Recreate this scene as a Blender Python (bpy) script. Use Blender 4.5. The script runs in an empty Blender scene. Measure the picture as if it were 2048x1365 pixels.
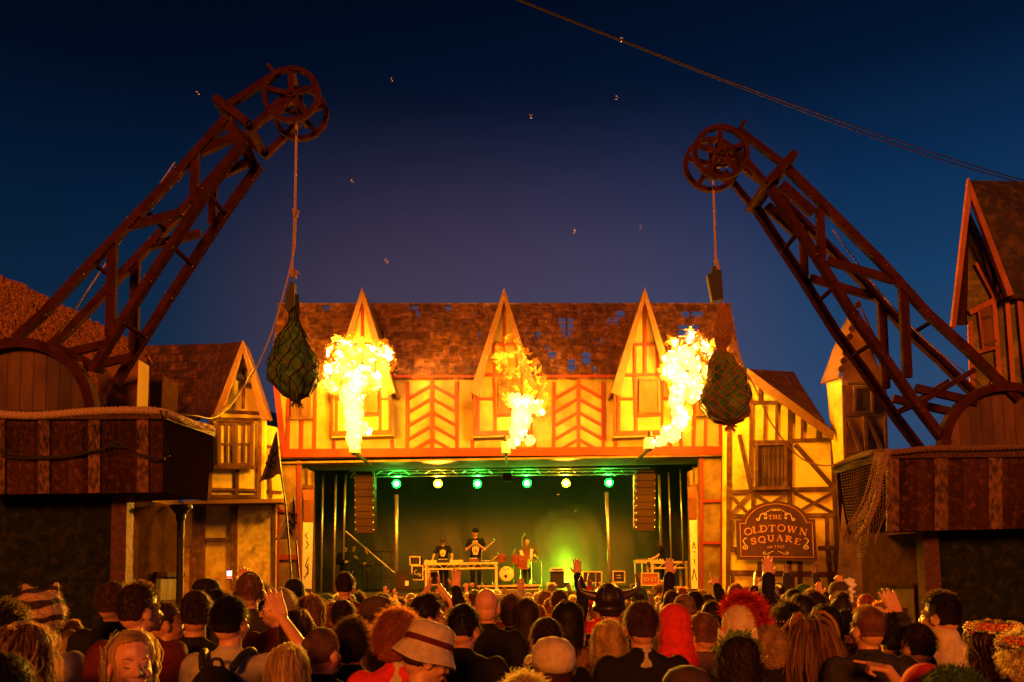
import bpy, math, random
import numpy as np
from mathutils import Vector, Matrix, noise, Euler
R = math.radians
random.seed(7)
SC = bpy.context.scene
COL = SC.collection
# ---------------------------------------------------------------- camera
F, TILT, ROLL = 1600.0, R(4.5), R(-1.0)
CAMZ = 1.85
cd = bpy.data.cameras.new('camera'); cam = bpy.data.objects.new('camera', cd); COL.objects.link(cam)
cd.sensor_width = 36; cd.lens = F/2048*36; cd.clip_end = 3000; cd.clip_start = 0.05
cd.shift_y = (1148-682.5-F*math.tan(TILT))/2048
CROT = Matrix.Rotation(R(90)+TILT, 3, 'X') @ Matrix.Rotation(ROLL, 3, 'Z')
cam.matrix_world = Matrix.Translation((0, 0, CAMZ)) @ CROT.to_4x4()
cd.dof.use_dof = True; cd.dof.focus_distance = 15.0; cd.dof.aperture_fstop = 5.0
SC.camera = cam
# ---------------------------------------------------------------- sky and light
def lin(r, g, b):
    f = lambda c: (c/255/12.92) if c <= 10 else ((c/255+.055)/1.055)**2.4
    return (f(r), f(g), f(b))
W = bpy.data.worlds.new('World'); SC.world = W; W.use_nodes = True
nt = W.node_tree; nt.nodes.clear()
def N(t, **k):
    n = nt.nodes.new(t)
    for a, b in k.items(): setattr(n, a, b)
    return n
sky = N('ShaderNodeTexSky', sky_type='NISHITA', sun_disc=False)
sky.sun_elevation = R(-6); sky.sun_rotation = R(200)
tc = N('ShaderNodeTexCoord'); sx = N('ShaderNodeSeparateXYZ'); nt.links.new(tc.outputs['Generated'], sx.inputs[0])
rp = N('ShaderNodeValToRGB'); nt.links.new(sx.outputs['Z'], rp.inputs[0])
stops = [(0, (.03, .05, .10)), (.2, (.020, .052, .125)), (.31, (.0075, .038, .105)), (.42, (.0030, .0205, .070)),
         (.52, (.0009, .0068, .026)), (.64, (.0001, .0018, .008)), (1, (.0002, .001, .006))]
el = rp.color_ramp.elements
while len(el) < len(stops): el.new(.5)
for e, (p, c) in zip(el, stops): e.position = p; e.color = (*c, 1)
dt = N('ShaderNodeVectorMath', operation='DOT_PRODUCT'); nt.links.new(tc.outputs['Generated'], dt.inputs[0])
dt.inputs[1].default_value = Vector((-.01, .95, .305)).normalized()
mr = N('ShaderNodeMapRange', interpolation_type='SMOOTHERSTEP'); nt.links.new(dt.outputs['Value'], mr.inputs[0])
mr.inputs[1].default_value = .972; mr.inputs[2].default_value = 1.001; mr.inputs[4].default_value = 1
gl = N('ShaderNodeMix', data_type='RGBA', blend_type='ADD'); nt.links.new(mr.outputs[0], gl.inputs[0])
hx = N('ShaderNodeMapRange', interpolation_type='SMOOTHSTEP'); nt.links.new(sx.outputs['X'], hx.inputs[0]); hx.inputs[1].default_value = -.62; hx.inputs[2].default_value = .35; hx.inputs[3].default_value = .42; hx.inputs[4].default_value = 1.15
vm_ = N('ShaderNodeVectorMath', operation='SCALE'); nt.links.new(rp.outputs[0], vm_.inputs[0]); nt.links.new(hx.outputs[0], vm_.inputs['Scale'])
g2 = N('ShaderNodeMapRange', interpolation_type='SMOOTHSTEP'); nt.links.new(dt.outputs['Value'], g2.inputs[0]); g2.inputs[1].default_value = .915; g2.inputs[2].default_value = 1.0; g2.inputs[4].default_value = 1
g3 = N('ShaderNodeMapRange', interpolation_type='SMOOTHSTEP'); nt.links.new(sx.outputs['Z'], g3.inputs[0]); g3.inputs[1].default_value = .56; g3.inputs[2].default_value = .31; g3.inputs[4].default_value = 1
g4 = N('ShaderNodeMath', operation='MULTIPLY'); nt.links.new(g2.outputs[0], g4.inputs[0]); nt.links.new(g3.outputs[0], g4.inputs[1])
w2 = N('ShaderNodeMix', data_type='RGBA', blend_type='ADD'); nt.links.new(g4.outputs[0], w2.inputs[0]); nt.links.new(vm_.outputs[0], w2.inputs[6]); w2.inputs[7].default_value = (.047, .013, .002, 1)
nt.links.new(w2.outputs[2], gl.inputs[6]); gl.inputs[7].default_value = (.004, .001, .0, 1)
ad = N('ShaderNodeMix', data_type='RGBA', blend_type='ADD'); ad.inputs[0].default_value = .006
nt.links.new(gl.outputs[2], ad.inputs[6]); nt.links.new(sky.outputs[0], ad.inputs[7])
bg = N('ShaderNodeBackground'); bg.inputs[1].default_value = 1.0; nt.links.new(ad.outputs[2], bg.inputs[0])
wo = N('ShaderNodeOutputWorld'); nt.links.new(bg.outputs[0], wo.inputs[0])
sl = bpy.data.lights.new('sun', 'SUN'); so = bpy.data.objects.new('sun', sl); COL.objects.link(so)
sl.energy = 3.3; sl.color = (1, .215, .006); sl.angle = R(12)
so.rotation_euler = Vector((.12, 1, -.25)).to_track_quat('-Z', 'Y').to_euler()
SC.view_settings.view_transform = 'Standard'; SC.view_settings.look = 'None'
SC.view_settings.exposure = 0; SC.view_settings.gamma = 1
SC.cycles.use_denoising = True; SC.cycles.max_bounces = 5; SC.cycles.diffuse_bounces = 2; SC.cycles.glossy_bounces = 2
SC.cycles.volume_bounces = 0; SC.cycles.sample_clamp_indirect = 3; SC.cycles.transparent_max_bounces = 12
SC.cycles.volume_step_rate = 1.0; SC.cycles.volume_max_steps = 256
# ---------------------------------------------------------------- picture to world helpers
def ray(px, py):
    d = Vector(((px-1024)/F, (682.5-py)/F + cd.shift_y*2048/F, -1.0))
    return CROT @ d
def P(px, py, Y):
    d = ray(px, py); return Vector((0, 0, CAMZ)) + d*(Y/d.y)
def ground(y): return -.018*max(0, min(y, 20)-1)
# ---------------------------------------------------------------- materials
MATS = {}
def mat(name, c1, c2=None, scale=6, rough=.8, bump=.15, st=(1, 1, 1), isl=0, metal=0, emit=0, ecol=None, spec=.3, detail=5, stain=None, sscale=1.2, lo=.35, hi=.65, trans=0):
    if name in MATS: return MATS[name]
    m = bpy.data.materials.new(name); MATS[name] = m; m.use_nodes = True
    t = m.node_tree; b = t.nodes['Principled BSDF']; L = t.links.new
    c2 = c2 or tuple(x*.6 for x in c1)
    tcn = t.nodes.new('ShaderNodeTexCoord'); mp = t.nodes.new('ShaderNodeMapping'); mp.inputs['Scale'].default_value = st
    L(tcn.outputs['Object'], mp.inputs[0])
    nz = t.nodes.new('ShaderNodeTexNoise'); nz.inputs['Scale'].default_value = scale; nz.inputs['Detail'].default_value = detail
    L(mp.outputs[0], nz.inputs[0])
    r = t.nodes.new('ShaderNodeValToRGB'); L(nz.outputs[0], r.inputs[0])
    r.color_ramp.elements[0].position = lo; r.color_ramp.elements[1].position = hi
    r.color_ramp.elements[0].color = (*c2, 1); r.color_ramp.elements[1].color = (*c1, 1)
    out = r.outputs[0]
    if stain:
        n2 = t.nodes.new('ShaderNodeTexNoise'); n2.inputs['Scale'].default_value = sscale; n2.inputs['Detail'].default_value = 7
        n2.inputs['Roughness'].default_value = .65
        L(tcn.outputs['Object'], n2.inputs[0])
        r2 = t.nodes.new('ShaderNodeValToRGB'); L(n2.outputs[0], r2.inputs[0])
        r2.color_ramp.elements[0].position = .5; r2.color_ramp.elements[1].position = .68
        mx = t.nodes.new('ShaderNodeMix'); mx.data_type = 'RGBA'; L(r2.outputs[0], mx.inputs[0]); L(out, mx.inputs[6]); mx.inputs[7].default_value = (*stain, 1)
        out = mx.outputs[2]
    if isl:
        g = t.nodes.new('ShaderNodeNewGeometry'); h = t.nodes.new('ShaderNodeHueSaturation'); ma = t.nodes.new('ShaderNodeMapRange')
        L(g.outputs['Random Per Island'], ma.inputs[0]); ma.inputs[3].default_value = 1-isl; ma.inputs[4].default_value = 1+isl
        L(ma.outputs[0], h.inputs['Value']); L(out, h.inputs['Color']); out = h.outputs[0]
    L(out, b.inputs['Base Color'])
    b.inputs['Roughness'].default_value = rough; b.inputs['Metallic'].default_value = metal
    b.inputs['Specular IOR Level'].default_value = spec
    if bump:
        bp = t.nodes.new('ShaderNodeBump'); bp.inputs['Strength'].default_value = min(1, bump*2); bp.inputs['Distance'].default_value = .02
        L(nz.outputs[0], bp.inputs['Height']); L(bp.outputs[0], b.inputs['Normal'])
    if emit:
        b.inputs['Emission Color'].default_value = (*(ecol or c1), 1); b.inputs['Emission Strength'].default_value = emit
    if trans:
        tr = t.nodes.new('ShaderNodeBsdfTranslucent'); L(out, tr.inputs[0]); ms = t.nodes.new('ShaderNodeMixShader'); ms.inputs[0].default_value = trans
        L(b.outputs[0], ms.inputs[1]); L(tr.outputs[0], ms.inputs[2]); L(ms.outputs[0], t.nodes['Material Output'].inputs[0])
    return m
PLAS = mat('plaster', (.31, .25, .085), (.25, .19, .06), 2.5, .9, .12, stain=(.17, .105, .032), sscale=.9)
PLAS_LIT = mat('lit_plaster', (.70, .62, .12), (.60, .50, .09), 2.5, .9, .12, stain=(.28, .18, .05), sscale=1.1)  # lighter plaster copy: brightness the flame lights don't reach, put into the colour
PLASD_LIT = mat('lit_worn_plaster', (.52, .42, .08), (.34, .25, .05), 3.5, .9, .2, stain=(.18, .10, .03), sscale=1.6)  # worn plaster lightened in colour to make up for light missing low down
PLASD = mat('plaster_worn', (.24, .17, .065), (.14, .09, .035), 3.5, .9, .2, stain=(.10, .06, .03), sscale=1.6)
TRED = mat('red_timber', (.22, .03, .015), (.15, .019, .009), 3, .7, .2, (1, 1, .3), isl=.2)
TBRN = mat('brown_timber', (.10, .045, .017), (.05, .022, .009), 5, .75, .3, (1, 1, .3), isl=.25, stain=(.15, .09, .04), sscale=5)
CRANE = mat('crane_timber', (.052, .0125, .006), (.028, .007, .0035), 6, .95, .3, (1, 1, 1), isl=.15, spec=.08)
CRIM = mat('pale_timber_edge', (.035, .010, .001), (.02, .006, .0006), 12, 1, .4, spec=0)
DARKW = mat('dark_boards', (.042, .014, .003), (.02, .007, .0015), 4, .95, .4, (1, 1, .25), isl=.3, stain=(.09, .035, .006), sscale=14, spec=.06)
WORNB = mat('worn_boards', (.15, .065, .024), (.025, .010, .005), 22, .8, .6, (1, 1, .6), isl=.2)
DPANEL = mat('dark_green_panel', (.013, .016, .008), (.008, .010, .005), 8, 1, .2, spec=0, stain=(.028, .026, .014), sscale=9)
PINE = mat('pine_block', (.20, .07, .015), (.13, .04, .009), 3, .7, .2, (1, 1, .2), stain=(.10, .04, .02), sscale=6)
SHING = mat('shingles', (.15, .062, .020), (.065, .026, .009), 7, .9, .5, isl=.42, stain=(.22, .11, .04), sscale=5)
SHIND = mat('dark_shingles', (.085, .037, .022), (.04, .018, .012), 7, .9, .5, isl=.5, stain=(.16, .06, .035), sscale=4)
THAT = mat('thatch', (.24, .10, .03), (.12, .045, .014), 9, .95, .25, (5, 5, 1), isl=.6)
GUTW = mat('golden_barge', (.22, .12, .04), (.14, .07, .024), 3, .85, .3, isl=.15, stain=(.13, .065, .03), sscale=3)
ROPEM = mat('rope_fibre', (.50, .33, .2), (.3, .18, .1), 60, .9, .6)
ROPED = mat('dark_rope', (.20, .10, .055), (.1, .05, .03), 60, .9, .6)
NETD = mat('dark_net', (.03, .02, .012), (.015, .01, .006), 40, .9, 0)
NETB = mat('brown_net', (.26, .15, .08), (.16, .09, .05), 40, .9, 0)
BLACK = mat('matt_black', (.012, .011, .010), (.02, .016, .012), 20, .6, .1)
TARP = mat('black_tarpaulin', (.022, .02, .017), (.034, .029, .022), 3, .4, .5, (1, 1, .3), spec=.5)
METAL = mat('steel', (.62, .6, .55), (.45, .42, .38), 12, .35, .05, metal=.8)
SPK = mat('speaker_grille', (.045, .019, .006), (.035, .014, .005), 200, .7, .1)
GROUND = mat('trampled_ground', (.06, .045, .03), (.025, .02, .014), 3, .95, .8, detail=9)
DECKM = mat('deck_plywood', (.10, .07, .045), (.05, .035, .022), 6, .7, .2)
WHITE = mat('white_paint', (.78, .76, .7), (.62, .58, .5), 9, .6, .1)
GREENF = mat('green_tarpaulin', (.06, .19, .03), (.018, .055, .012), 6, .65, .5, stain=(.13, .09, .03), sscale=7)
RED = mat('red_cloth', (.62, .03, .025), (.45, .02, .02), 6, .8, .2)
# ---------------------------------------------------------------- mesh builder
def frame(n):
    n = Vector(n).normalized(); u = n.cross(Vector((0, 0, 1)))
    if u.length < 1e-3: u = n.cross(Vector((0, 1, 0)))
    u.normalize(); return u, n.cross(u), n
class MB:
    def __init__(s): s.v = []; s.f = []
    def add(s, vs, fs):
        o = len(s.v); s.v += [Vector(v) for v in vs]; s.f += [tuple(i+o for i in f) for f in fs]; return s
    def box(s, c, d, rot=None):
        c = Vector(c); h = [x/2 for x in d]
        vs = [Vector((sx_*h[0], sy*h[1], sz*h[2])) for sz in (-1, 1) for sy in (-1, 1) for sx_ in (-1, 1)]
        if rot is not None: vs = [rot @ v for v in vs]
        return s.add([c+v for v in vs], [(0, 2, 3, 1), (4, 5, 7, 6), (0, 1, 5, 4), (2, 6, 7, 3), (0, 4, 6, 2), (1, 3, 7, 5)])
    def prism(s, pts, off):
        n = len(pts); off = Vector(off); pts = [Vector(p) for p in pts]
        fs = [tuple(range(n)), tuple(range(2*n-1, n-1, -1))]+[(i, i+n, (i+1) % n+n, (i+1) % n) for i in range(n)]
        return s.add(pts+[p+off for p in pts], fs)
    def beam(s, a, b, w, t, n=(0, -1, 0), ext=0):
        a = Vector(a); b = Vector(b); n = Vector(n).normalized(); d = (b-a).normalized(); q = d.cross(n).normalized()*w/2
        a = a-d*ext; b = b+d*ext
        return s.prism([a-q, b-q, b+q, a+q], n*t)
    def bar(s, a, b, w, h=None, up=(0, 0, 1)):
        a = Vector(a); b = Vector(b); d = (b-a).normalized(); u = Vector(up)-d*d.dot(Vector(up))
        if u.length < 1e-3: u = Vector((0, 1, 0))-d*d.y
        u.normalize(); q = d.cross(u); h = h or w
        return s.prism([a-q*w/2-u*h/2, a+q*w/2-u*h/2, a+q*w/2+u*h/2, a-q*w/2+u*h/2], b-a)
    def tube(s, pts, r, n=6, caps=True):
        pts = [Vector(p) for p in pts]; rr = r if isinstance(r, (list, tuple)) else [r]*len(pts); o = len(s.v); prev = None
        for i, p in enumerate(pts):
            d = (pts[min(i+1, len(pts)-1)]-pts[max(i-1, 0)]).normalized()
            if prev is None: u, v, _ = frame(d)
            else:
                u = prev-d*prev.dot(d)
                if u.length < 1e-4: u, v, _ = frame(d)
                u.normalize(); v = d.cross(u)
            prev = u
            for k in range(n):
                a = 2*math.pi*k/n; s.v.append(p+(u*math.cos(a)+v*math.sin(a))*rr[i])
        for i in range(len(pts)-1):
            for k in range(n):
                s.f.append((o+i*n+k, o+i*n+(k+1) % n, o+(i+1)*n+(k+1) % n, o+(i+1)*n+k))
        if caps:
            s.f.append(tuple(o+k for k in range(n-1, -1, -1))); s.f.append(tuple(o+(len(pts)-1)*n+k for k in range(n)))
        return s
    def lathe(s, prof, c, ax=(0, 0, 1), n=20):
        u, v, w = frame(ax); c = Vector(c); o = len(s.v)
        for r, h in prof:
            for k in range(n):
                a = 2*math.pi*k/n; s.v.append(c+w*h+(u*math.cos(a)+v*math.sin(a))*max(r, 1e-4))
        for i in range(len(prof)-1):
            for k in range(n):
                s.f.append((o+i*n+k, o+i*n+(k+1) % n, o+(i+1)*n+(k+1) % n, o+(i+1)*n+k))
        s.f.append(tuple(o+k for k in range(n-1, -1, -1))); s.f.append(tuple(o+(len(prof)-1)*n+k for k in range(n)))
        return s
    def ell(s, c, r, rot=None, n=12, m=8):
        c = Vector(c); o = len(s.v)
        if not isinstance(r, (list, tuple)): r = (r, r, r)
        pts = [Vector((0, 0, -r[2]))]
        for j in range(1, m):
            a = math.pi*j/m-math.pi/2
            pts += [Vector((r[0]*math.cos(a)*math.cos(2*math.pi*k/n), r[1]*math.cos(a)*math.sin(2*math.pi*k/n), r[2]*math.sin(a))) for k in range(n)]
        pts.append(Vector((0, 0, r[2])))
        if rot is not None: pts = [rot @ p for p in pts]
        s.v += [c+p for p in pts]
        for k in range(n):
            s.f.append((o, o+1+(k+1) % n, o+1+k)); e = o+1+(m-2)*n; s.f.append((e+k, e+(k+1) % n, o+len(pts)-1))
        for j in range(m-2):
            for k in range(n):
                a = o+1+j*n; s.f.append((a+k, a+(k+1) % n, a+n+(k+1) % n, a+n+k))
        return s
    def cap(s, a, r1, b, r2, n=12):
        a = Vector(a); b = Vector(b); d = b-a
        if d.length < 1e-5: return s.ell(a, r1)
        u, v, w = frame(d); L = d.length; prof = []
        for j in range(5): t = math.pi/2*(1-j/4+.0); prof.append((r1*math.cos(t), -r1*math.sin(t)))
        for j in range(5): t = math.pi/2*j/4; prof.append((r2*math.cos(t), L+r2*math.sin(t)))
        return s.lathe(prof, a, d, n)
    def grid(s, fn, nu, nv, th=None):
        o = len(s.v)
        for j in range(nv+1):
            for i in range(nu+1): s.v.append(Vector(fn(i/nu, j/nv)))
        for j in range(nv):
            for i in range(nu):
                a = o+j*(nu+1)+i; s.f.append((a, a+1, a+nu+2, a+nu+1))
        if th:
            th = Vector(th); k = len(s.v)-o; q = [v+th for v in s.v[o:]]; fs = [tuple(i+k for i in reversed(f)) for f in s.f[-nu*nv:]]
            s.v += q; s.f += fs
            bd = [o+i for i in range(nu+1)]+[o+(j+1)*(nu+1)-1 for j in range(1, nv+1)]+[o+nv*(nu+1)+i for i in range(nu-1, -1, -1)]+[o+j*(nu+1) for j in range(nv-1, 0, -1)]
            for a, b in zip(bd, bd[1:]+bd[:1]): s.f.append((b, a, a+k, b+k))
        return s
    def mesh(s, name, m, off=Vector((0, 0, 0)), smooth=False):
        me = bpy.data.meshes.new(name); me.from_pydata([tuple(v-off) for v in s.v], [], s.f)
        if m: me.materials.append(m)
        if smooth: me.polygons.foreach_set('use_smooth', [True]*len(me.polygons))
        me.update(); return me
    def build(s, name, m, parent=None, local=False, smooth=False, lab=None):
        off = Vector((0, 0, 0))
        if not local:
            q = parent
            while q is not None: off = off+q.location; q = q.parent
        return obj(name, s.mesh(name, m, off, smooth), parent, lab)
def obj(name, me, parent=None, lab=None, mtx=None):
    o = bpy.data.objects.new(name, me); COL.objects.link(o)
    if parent is not None: o.parent = parent
    if mtx is not None: o.matrix_local = mtx
    if lab: o['label'] = lab
    return o
def thing(name, label, cat, loc=(0, 0, 0), group=None):
    o = bpy.data.objects.new(name, None); COL.objects.link(o); o.location = loc; o.empty_display_size = .1
    o['label'] = label; o['category'] = cat
    if group: o['group'] = group
    return o
def tag(o, label, cat, group=None):
    o['label'] = label; o['category'] = cat
    if group: o['group'] = group
    return o
def struct(o, kind='structure'): o['kind'] = kind; return o
def solo(mb, name, m, label, cat, group=None, smooth=False):
    c = Vector((sum(v.x for v in mb.v)/len(mb.v), sum(v.y for v in mb.v)/len(mb.v), min(v.z for v in mb.v)))
    o = obj(name, mb.mesh(name, m, c, smooth)); o.location = c; return tag(o, label, cat, group)
def jit(a=.006): return random.random()*a
def nz3(p, s=1.0, k=0): return noise.noise(Vector(p)*s+Vector((k*7.3, k*3.1, k*1.7)))
def remesh(mb, vox, sm=2, fold=0, fs=9, dec=0):
    me = mb.mesh('tmp', None); o = bpy.data.objects.new('tmp', me); COL.objects.link(o)
    r = o.modifiers.new('r', 'REMESH'); r.mode = 'VOXEL'; r.voxel_size = vox; r.use_smooth_shade = True
    if sm:
        q = o.modifiers.new('s', 'SMOOTH'); q.factor = .5; q.iterations = sm
    dg = bpy.context.evaluated_depsgraph_get(); dg.update()
    nm = bpy.data.meshes.new_from_object(o.evaluated_get(dg)); bpy.data.objects.remove(o); bpy.data.meshes.remove(me)
    if fold:
        nm.update(); co = [v.co.copy() for v in nm.vertices]; no = [v.normal.copy() for v in nm.vertices]
        for v, c, n in zip(nm.vertices, co, no):
            a = noise.noise(Vector((c.x*fs, c.y*fs, c.z*fs*.6)))+.5*noise.noise(Vector((c.x*fs*2.3, c.y*fs*2.3, c.z*fs*1.9)))
            v.co = c+n*a*fold
    nm.polygons.foreach_set('use_smooth', [True]*len(nm.polygons)); nm.update()
    return nm
# ================================================================ setting
def gfn(u, v):
    x = -400+800*u; y = -30+630*v
    return (x, y, ground(y)+.03*nz3((x, y, 0), .8))
g = MB(); g.grid(lambda u, v: (-60+120*u, -10+70*v, ground(-10+70*v)+.03*nz3((-60+120*u, -10+70*v, 0), .9)), 60, 60)
struct(g.build('ground', GROUND))
g = MB()
for a, b, c, d in ((-900, -300, -60, 900), (60, -300, 900, 900), (-60, 60, 60, 900), (-60, -300, 60, -10)):
    z = -.342-.01 if b == 60 else -.02
    zz = (lambda y: ground(y)-.02)
    ys = [b, 1, 20, d] if b < 0 and d > 20 else [b, d]
    for y0, y1 in zip(ys, ys[1:]): g.add([(a, y0, zz(y0)), (c, y0, zz(y0)), (c, y1, zz(y1)), (a, y1, zz(y1))], [(0, 1, 2, 3)])
struct(g.build('field', GROUND))
def pw(mb, pxs, Y, th=.12): return mb.prism([P(x, y, Y) for x, y in pxs], (0, th, 0))
def bm(L, Y, t=.05, mb=None, ext=0):
    mb = mb or MB()
    for x1, y1, x2, y2, w in L: mb.beam(P(x1, y1, Y), P(x2, y2, Y), w*Y/F, t+jit(.012), ext=ext)
    return mb
def window(root, x0, y0, x1, y1, Y, mframe, mpane, bars=(1, 1), fw=4, sill=0, name='window', depth=.06):
    fr = MB(); w = fw
    bm([(x0, y0, x1, y0, w), (x0, y1, x1, y1, w), (x0, y0, x0, y1, w), (x1, y0, x1, y1, w)], Y, depth, fr, ext=w/2*Y/F)
    for i in range(1, bars[0]+1): x = x0+(x1-x0)*i/(bars[0]+1); bm([(x, y0, x, y1, w*.6)], Y, depth*.7, fr)
    for i in range(1, bars[1]+1): y = y0+(y1-y0)*i/(bars[1]+1); bm([(x0, y, x1, y, w*.6)], Y, depth*.75, fr)
    f = fr.build(name, mframe, root)
    pn = MB(); pw(pn, [(x0, y0), (x1, y0), (x1, y1), (x0, y1)], Y-.012, .01); pn.build('pane', mpane, f)
    if sill:
        s = MB(); s.beam(P(x0-sill, y1+w, Y), P(x1+sill, y1+w, Y), w*1.1*Y/F, depth+.07); s.build('sill', mframe, f)
    return f
PANE = mat('shutter_wood', (.13, .07, .026), (.07, .036, .014), 5, .7, .3, (1, 1, .25), isl=.2)
PANED = mat('dark_opening', (.06, .035, .02), (.03, .018, .01), 5, .7, .3)
def shingles(root, xl, xr, ytop, ybot, Yt, Yb, rows, wmin, wmax, m, holes=(), name='roof', th=.035):
    """xl, xr: functions of v (0 top .. 1 bottom) giving picture columns on the sloping plane"""
    mb = MB(); rh = 1/rows
    def Q(x, v, lift):
        y = (ytop(x) if callable(ytop) else ytop)*(1-v)+(ybot(x) if callable(ybot) else ybot)*v
        return P(x, y, Yt*(1-v)+Yb*v-lift)
    for i in range(rows):
        v0, v1 = i*rh, (i+1)*rh+rh*.12; vm = (v0+v1)/2; a, b = xl(vm), xr(vm); x = a
        ym = (ytop(a) if callable(ytop) else ytop)*(1-vm)+(ybot(a) if callable(ybot) else ybot)*vm
        cuts = [(h[0], h[1]) for h in holes if h[2] <= ym <= h[3]]
        while x < b:
            x2 = min(b, x+random.uniform(wmin, wmax)); segs = [(x, x2)]
            for c0, c1 in cuts:
                ns = []
                for s0, s1 in segs:
                    if c1 <= s0 or c0 >= s1: ns.append((s0, s1)); continue
                    if c0-s0 > 1: ns.append((s0, c0))
                    if s1-c1 > 1: ns.append((c1, s1))
                segs = ns
            for s0, s1 in segs:
                j = random.uniform(-.06, .08)*rh; k = random.uniform(0, .012); g_ = .25
                mb.prism([Q(s0+g_, v0, .0+k), Q(s1-g_, v0, .0+k), Q(s1-g_, v1+j, th+k), Q(s0+g_, v1+j+random.uniform(-.03, .03)*rh, th+k)], (0, .018, .008))
            x = x2
    return mb.build(name, m, root)
# ---------------------------------------------------------------- the stage building
YF = 20.0
SB = thing('stage_building', 'long half-timbered stage front with three pointed gables and a broken shingle roof', 'stage building', (0, 20.5, ground(20)))
mb = MB(); pw(mb, [(549, 752), (1476, 748), (1479, 905), (562, 918)], YF, .14); mb.build('upper_wall', PLAS, SB)
mb = bm([(556, 908, 1482, 902, 17)], YF, .10); mb.build('fascia_beam', TRED, SB)
mb = bm([(548, 757, 1476, 755, 8)], YF, .09); mb.build('eaves_board', TRED, SB)
posts = [(552, 760, 568, 905, 11), (579, 765, 576, 900, 6), (604, 840, 603, 900, 6), (631, 765, 629, 900, 6), (575, 882, 562, 903, 6),
         (1390, 775, 1386, 898, 7), (1411, 840, 1410, 896, 6), (1440, 845, 1441, 896, 6), (1446, 845, 1468, 893, 6), (1470, 840, 1473, 896, 9),
         (1360, 870, 1362, 898, 7), (1362, 775, 1361, 870, 6), (784, 880, 785, 900, 7), (945, 880, 945, 900, 7), (1069, 880, 1069, 900, 7), (1231, 875, 1231, 899, 7), (668, 880, 668, 900, 6), (1340, 872, 1341, 899, 6)]
bm(posts, YF, .05).build('timber_frame', TRED, SB)
for cx in (864, 1157):
    L = [(cx-49, 765, cx-50, 900, 7), (cx+49, 765, cx+50, 898, 7), (cx, 762, cx, 900, 7)]
    for i in range(5):
        y = 771+27*i; L += [(cx, y, cx-48, y+28, 6), (cx, y, cx+48, y+27, 6)]
    bm(L, YF, .04).build('chevron_timbers', TRED, SB)
window(SB, 585, 785, 620, 835, YF-.05, PANE, PANE, (1, 0), 4, 5)
window(SB, 1393, 795, 1418, 830, YF-.05, PANE, PANE, (1, 0), 3, 4)
holes = [(645, 661, 607, 621), (818, 836, 607, 621), (832, 839, 622, 635), (890, 904, 607, 621), (1117, 1146, 636, 650), (1122, 1146, 650, 664), (1127, 1141, 665, 680), (1067, 1081, 665, 680),
         (1232, 1249, 622, 636), (1228, 1236, 636, 650), (1215, 1221, 636, 650), (1164, 1181, 706, 726), (1186, 1193, 727, 742), (1097, 1112, 706, 722), (1132, 1150, 722, 742), (1092, 1097, 692, 706),
         (1363, 1404, 622, 642), (1358, 1396, 646, 660), (1356, 1386, 661, 678), (1200, 1203, 678, 692), (958, 961, 664, 678)]
shingles(SB, lambda v: 557-20*v, lambda v: 1461+28*v, 608, 758, 21.7, 19.9, 11, 11, 27, SHING, holes, 'shingle_roof')
mb = MB(); mb.bar(P(556, 609, 21.72), P(1462, 609, 21.72), .09, .05); mb.build('ridge_board', TBRN, SB)
mb = MB()
for i in range(1, 11):
    v = i/11; mb.bar(P(560-20*v, 608+150*v-3, 21.76-1.8*v), P(1459+28*v, 608+150*v-3, 21.76-1.8*v), .035, .02)
for x in list(range(575, 1470, 62)): mb.bar(P(x, 610, 21.82), P(x, 756, 20.02), .06, .05)
mb.build('roof_batten', TBRN, SB)
def dormer(cx):
    d = MB(); ap = (cx, 590); l = (cx-60, 786); r = (cx+62, 786)
    pw(d, [ap, (cx+56, 770), (cx+60, 872), (cx-62, 876), (cx-56, 770)], 19.55, .45)
    dm = d.build('gable_dormer', PLAS, SB)
    b = MB()
    for sgn, ft in ((-1, (cx-68, 786)), (1, (cx+67, 786))):
        a = P(cx, 577, 19.25); f = P(ft[0], ft[1], 19.25); n = Vector((0, -1, 0))
        inn = P(cx, 604, 19.25); fi = P(ft[0]-sgn*17, ft[1]+8, 19.25)
        b.prism([a, f, fi, inn], (0, -.07-jit(), 0))
    b.build('barge_board', GUTW, dm)
    s = MB()
    for sgn in (-1, 1):
        a = P(cx, 578, 19.26); f = P(cx+sgn*67, 786, 19.26)
        s.prism([a, f, f+Vector((0, .75, 0)), a+Vector((0, 2.3, 0))], (-sgn*.02, 0, -.04))
    s.build('dormer_roof', SHING, dm)
    L = [(cx, 606, cx+1, 748, 6), (cx-32, 690, cx+36, 690, 5), (cx-46, 751, cx+54, 750, 6), (cx-20, 692, cx-19, 749, 5), (cx+24, 692, cx+26, 749, 5), (cx-51, 751, cx-52, 868, 6), (cx-20, 752, cx-17, 866, 6),
         (cx+35, 752, cx+35, 866, 5), (cx+54, 756, cx+55, 866, 5), (cx-50, 799, cx-22, 799, 5), (cx+37, 799, cx+54, 799, 5), (cx-14, 832, cx+32, 830, 6), (cx-61, 868, cx+58, 865, 9), (cx-60, 790, cx-60, 868, 4)]
    bm(L, 19.55, .045).build('dormer_timbers', TRED, dm)
    window(dm, cx-9, 760, cx+29, 824, 19.5, PANE, PANE, (0, 0), 5)
for cx in (725, 1008, 1289): dormer(cx)
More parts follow.
